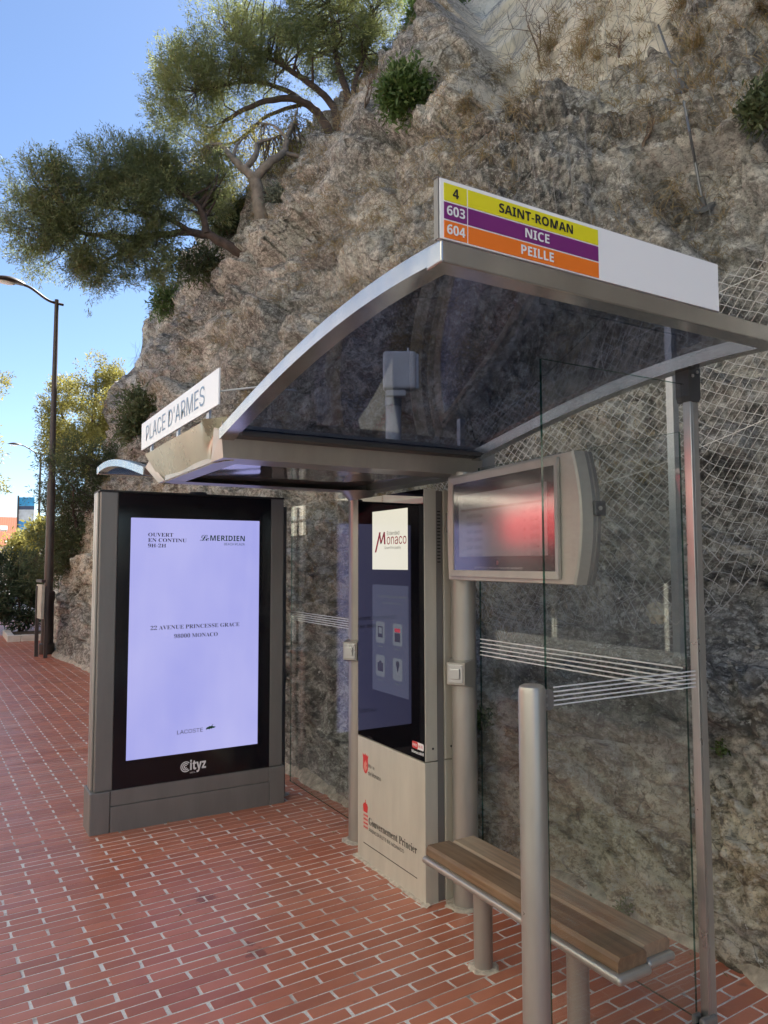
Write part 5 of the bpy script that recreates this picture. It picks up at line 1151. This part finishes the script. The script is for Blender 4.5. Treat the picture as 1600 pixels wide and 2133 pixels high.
# ------------------------------------------------------------------ left background
tree('sunlit_tree', 'tall sunlit yellow-green tree behind the street lamp', at(190, 1150, 34), [pb(200, 790, 34, 52, 45), pb(215, 860, 33, 60, 55), pb(120, 825, 34, 38, 35), pb(150, 880, 34, 55, 45), pb(235, 800, 34, 32, 40), pb(115, 915, 34, 40, 45), pb(190, 940, 33, 80, 50), pb(235, 900, 33, 40, 50)],
     [(pl([(190, 1150, 34), (185, 1000, 34), (195, 880, 34), (200, 770, 34)]), 0.22, 0.04), (pl([(186, 980, 34), (140, 900, 34), (118, 820, 34)]), 0.1, 0.02), (pl([(192, 920, 34), (225, 850, 34), (238, 790, 34)]), 0.1, 0.02)], YELL, BARK, 1200, 34, 0.15, 0.045, 0.17, 90, gap=0.03, twig=0.6)
tree('evergreen_bush', 'dark overgrown evergreen beside and behind the tall street lamp', at(190, 1250, 14.9), [pb(165, 1080, 15.0, 75, 90), pb(190, 1000, 15.2, 70, 70), pb(180, 1150, 14.9, 62, 60), pb(125, 1130, 15.0, 50, 70), pb(235, 980, 15.4, 60, 45), pb(120, 1010, 15.4, 34, 50), pb(240, 1060, 15.0, 50, 70), pb(80, 1185, 15.4, 42, 28), pb(262, 950, 15.4, 40, 30), pb(150, 940, 14.6, 36, 26), pb(110, 965, 13.3, 24, 26), pb(120, 1180, 15, 40, 40)],
     [(pl([(190, 1260, 14.9), (170, 1150, 14.9), (150, 1050, 14.9)]), 0.07, 0.02), (pl([(180, 1200, 14.9), (120, 1120, 14.9), (90, 1050, 15.2)]), 0.04, 0.01), (pl([(185, 1180, 14.9), (220, 1080, 14.9), (230, 970, 15.2)]), 0.04, 0.01)], PINED, BARK, 1500, 30, 0.075, 0.016, 0.07, 160, gap=0.02, twig=0.4)
tree('oleander_bush', 'dark oleander bush growing from the white edged planter', at(40, 1310, 17.2), [pb(40, 1255, 17.3, 60, 55), pb(0, 1230, 17.8, 60, 60), pb(65, 1220, 17.4, 45, 45), pb(20, 1180, 18, 60, 30), pb(-40, 1250, 17.8, 60, 60)],
     [(pl([(40, 1320, 17.3), (40, 1260, 17.3), (30, 1200, 17.4)]), 0.04, 0.01), (pl([(45, 1320, 17.3), (65, 1260, 17.3), (70, 1210, 17.4)]), 0.03, 0.01)], OLEA, BARK, 420, 26, 0.20, 0.034, 0.07, 30, gap=0.05, updir=0.6)
ph = MB(); pc = onz(15, 1338, 0)
PT = thing('planter_edge', 'low white stone planter edging under the oleander', 'planter', (float(pc[0]), float(pc[1]), 0))
WST = plain('white_stone', (0.62, 0.58, 0.52), 0.8, var=0.12, vscale=8)
for k in range(5):
    x0 = pc[0]+k*0.262; MB().box(x0, x0+0.258, pc[1], pc[1]+0.14, -0.01, 0.135, 0.012).build('edge_stone', WST, PT)
for k in range(3): MB().box(pc[0], pc[0]+0.14, pc[1]+0.145+k*0.5, pc[1]+0.64+k*0.5, -0.01, 0.135, 0.012).build('edge_stone', WST, PT)
MB().box(pc[0]+0.14, pc[0]+1.5, pc[1]+0.141, pc[1]+1.7, -0.01, 0.08).build('soil', plain('planter_soil', (0.09, 0.065, 0.045), 0.95, var=0.3), PT)
ip = onz(82, 1368, 0); IP = thing('notice_panel', 'narrow notice panel on two dark legs beside the lamp base', 'notice panel', (float(ip[0]), float(ip[1]), 0))
for dx, dy_ in ((-0.05, 0.06), (0.07, -0.25)): MB().box(ip[0]+dx-.03, ip[0]+dx+.03, ip[1]+dy_-.03, ip[1]+dy_+.03, -0.01, 1.25, .004).build('leg', LAMPM, IP)
pn = MB().obox((ip[0]-0.02, ip[1]-0.10, 0.98), unit(np.array([0.10, -0.995, 0])), Z3, unit(np.array([-.995, -.10, 0])), 0.42, 0.60, 0.05, .004).build('panel', plain('pale_notice', (0.42, 0.39, 0.32), 0.5, var=0.2), IP)
MB().obox((ip[0]-0.02, ip[1]-0.10, 1.34), unit(np.array([0.10, -0.995, 0])), Z3, unit(np.array([-.995, -.10, 0])), 0.46, 0.05, 0.07, .004).build('top_rail', LAMPM, IP)
# banner
bd = 45.0; BA_ = thing('street_banner', 'tall blue printed banner on a mast far down the street', 'banner', tuple(at(35, 1180, bd)))
c0, c1 = at(36, 1165, bd), at(68, 1165, bd); hB = float(at(36, 1035, bd)[2]-c0[2]); bx_ = unit(c1-c0); wB = float(np.linalg.norm(c1-c0))
for z0, z1, col in ((0, .18, (.16, .22, .45)), (.18, .42, (.05, .16, .40)), (.42, .62, (.04, .22, .50)), (.62, .80, (.42, .45, .48)), (.80, .86, (.03, .05, .1)), (.86, 1.0, (.03, .25, .48))):
    MB().prism([(0, z0*hB), (wB, z0*hB), (wB, z1*hB-0.004), (0, z1*hB-0.004)], c0, bx_, Z3, 0.02).build('printed_field', plain('banner_print', col, 0.6, var=0.25, vscale=2.5), BA_)
MB().tube([(c0[0]-.05, c0[1], -0.2), (c0[0]-.05, c0[1], c0[2]+hB+.1)], 0.05, 8).build('mast', LAMPM, BA_)
# house with a tiled roof
hd_ = 62.0; hx = at(-60, 1130, hd_); HS = thing('tiled_house', 'far pale house with an orange tiled roof and skylight', 'house', (hx[0], hx[1], -0.2))
hw = 4.6; ez = float(at(0, 1133, hd_)[2]); rz = float(at(0, 1074, hd_+3)[2]); cx_h = hx[0]-1.0
MB().box(cx_h-hw, cx_h+hw, hx[1], hx[1]+8, -0.2, ez).build('wall', plain('cream_wall', (0.62, 0.55, 0.43), 0.9, var=0.1), HS)
s_ = NT('roof_tiles'); co = s_.coord(); wv = s_.node('ShaderNodeTexWave', wave_type='BANDS', bands_direction='X'); wv.inputs['Scale'].default_value = 2.2; s_.link(co, wv.inputs['Vector'])
s_.link(s_.mix(s_.noise(co, 6, 4), (0.26, 0.062, 0.022), (0.36, 0.10, 0.04)), s_.b.inputs['Base Color']); s_.link(s_.bump(wv.outputs['Fac'], 0.25, 0.03), s_.b.inputs['Normal']); s_.b.inputs['Roughness'].default_value = 0.9
V = [(cx_h-hw-.4, hx[1]-.5, ez-.1), (cx_h+hw+.4, hx[1]-.5, ez-.1), (cx_h+hw+.4, hx[1]+4, rz), (cx_h-hw-.4, hx[1]+4, rz), (cx_h-hw-.4, hx[1]+8.5, ez-.1), (cx_h+hw+.4, hx[1]+8.5, ez-.1)]
V += [(a, b, c-.12) for a, b, c in V]
rf = MB().put(V, [(0, 1, 2, 3), (3, 2, 5, 4), (6, 9, 8, 7), (9, 10, 11, 8), (0, 6, 7, 1), (4, 5, 11, 10), (0, 3, 9, 6), (3, 4, 10, 9), (1, 7, 8, 2), (2, 8, 11, 5)]).build('roof', s_.m, HS)
sk = at(8, 1101, hd_+1.2); MB().obox(sk, X3, unit(np.array([0, 4.5, rz-ez])), unit(np.array([0, -(rz-ez), 4.5])), 0.55, 0.7, 0.2).build('skylight', plain('skylight_glass', (0.55, 0.52, 0.48), 0.2), rf)
for xq in (-3, -1, 1, 3): MB().box(cx_h+xq-.4, cx_h+xq+.4, hx[1]-.03, hx[1]+.02, 0.8, 2.2).build('window', BLACKM, HS)
bush(45, 1140, 22, 26, 'bright yellow-green bush in front of the far tiled house', YELL, 120, 16, 0.3, 0.10, d=40, cat='bush', name='bush', sp=0.25, group='bushes down the street')
bush(85, 1115, 20, 26, 'sunlit yellow bush behind the banner mast', YELL, 110, 16, 0.3, 0.10, d=38, cat='bush', name='bush', sp=0.25, group='bushes down the street')
# street tree just outside the left edge; its branch tips reach into view
tree('street_tree', 'sunlit street tree whose branch tips enter at the left edge', at(-170, 1200, 24), [pb(-60, 790, 24, 72, 40), pb(-60, 930, 24, 70, 45), pb(-70, 1010, 24, 70, 40), pb(-120, 860, 24, 70, 110), pb(-200, 850, 24, 100, 150)],
     [(pl([(-170, 1210, 24), (-165, 1050, 24), (-160, 850, 24)]), 0.18, 0.05), (pl([(-163, 950, 24), (-90, 900, 24), (-20, 920, 24)]), 0.06, 0.015), (pl([(-163, 880, 24), (-90, 800, 24), (-15, 780, 24)]), 0.06, 0.015)], YELL, BARK, 700, 30, 0.13, 0.035, 0.12, 60, twig=0.45)

# ------------------------------------------------------------------ houses across the street (seen in the glass)
SHUT = plain('green_shutter', (0.10, 0.17, 0.13), 0.6); WGL = plain('window_glass', (0.03, 0.035, 0.04), 0.05); STON = plain('pale_trim', (0.70, 0.66, 0.57), 0.85)
RED = plain('red_awning', (0.72, 0.03, 0.045), 0.8); SHOP = plain('dark_shopfront', (0.05, 0.045, 0.045), 0.3)
def house(label, y0, y1, H_, col, awn):
    t = thing('apartment_building', label, 'building', (-11, (y0+y1)/2, -0.2), 'houses across the street'); X = -7.2
    MB().box(-18, X, y0, y1, -0.2, H_).build('wall', plain('plaster', col, 0.9, var=0.08, vscale=0.8), t)
    MB().box(-18.2, X+0.35, y0+.02, y1-.02, H_+.002, H_+0.4, .05).build('cornice', STON, t)
    MB().box(X+.002, X+0.08, y0+.3, y1-.3, 3.30, 3.45).build('string_course', STON, t)
    n = max(2, int((y1-y0)/2.6)); w = (y1-y0)/n
    fr = MB().box(-0.03, 0.03, -.55, .55, 0, 1.9).mesh('window_frame', STON); gl = MB().box(0.031, 0.04, -.46, .46, .08, 1.82).mesh('pane', WGL); sh = MB().box(0.002, .06, 0, .5, 0, 1.85).mesh('shutter', SHUT)
    for k in range(n):
        yc = y0+w*(k+.5)
        for z in np.arange(4.1, H_-2.2, 3.1):
            o = add('window', fr, t); o.location = (X+0.031, yc, z); g = add('pane', gl, o)
            for sd in (-1, 1): q = add('shutter', sh, o); q.location = (0.0, .57 if sd > 0 else -1.07, 0.02)
        MB().box(X+.002, X+.05, yc-w*.47, yc+w*.47, -0.1, 2.7).build('shopfront', SHOP, t)
        if awn and k in awn: MB().put([(X+.05, yc-w*.46, 3.28), (X+.05, yc+w*.46, 3.28), (X+1.3, yc+w*.46, 2.75), (X+1.3, yc-w*.46, 2.75), (X+1.3, yc-w*.46, 2.15), (X+1.3, yc+w*.46, 2.15)], [(0, 1, 2, 3), (3, 2, 5, 4)]).build('awning', RED, t)
house('tall cream house with one red shop awning, across the street', 3.5, 12.5, 13.5, (0.84, 0.79, 0.66), (1,))
house('low cream house with red shop awnings, mirrored in the departure screen', 12.55, 19.4, 7.0, (0.84, 0.79, 0.66), (0, 1))
house('low ochre house with green shutters reflected in the kiosk glass', 19.45, 36, 6.6, (0.79, 0.71, 0.56), ())
house('pale yellow house opposite the near end of the shelter', -14, 3.45, 14.5, (0.83, 0.79, 0.69), (1,))
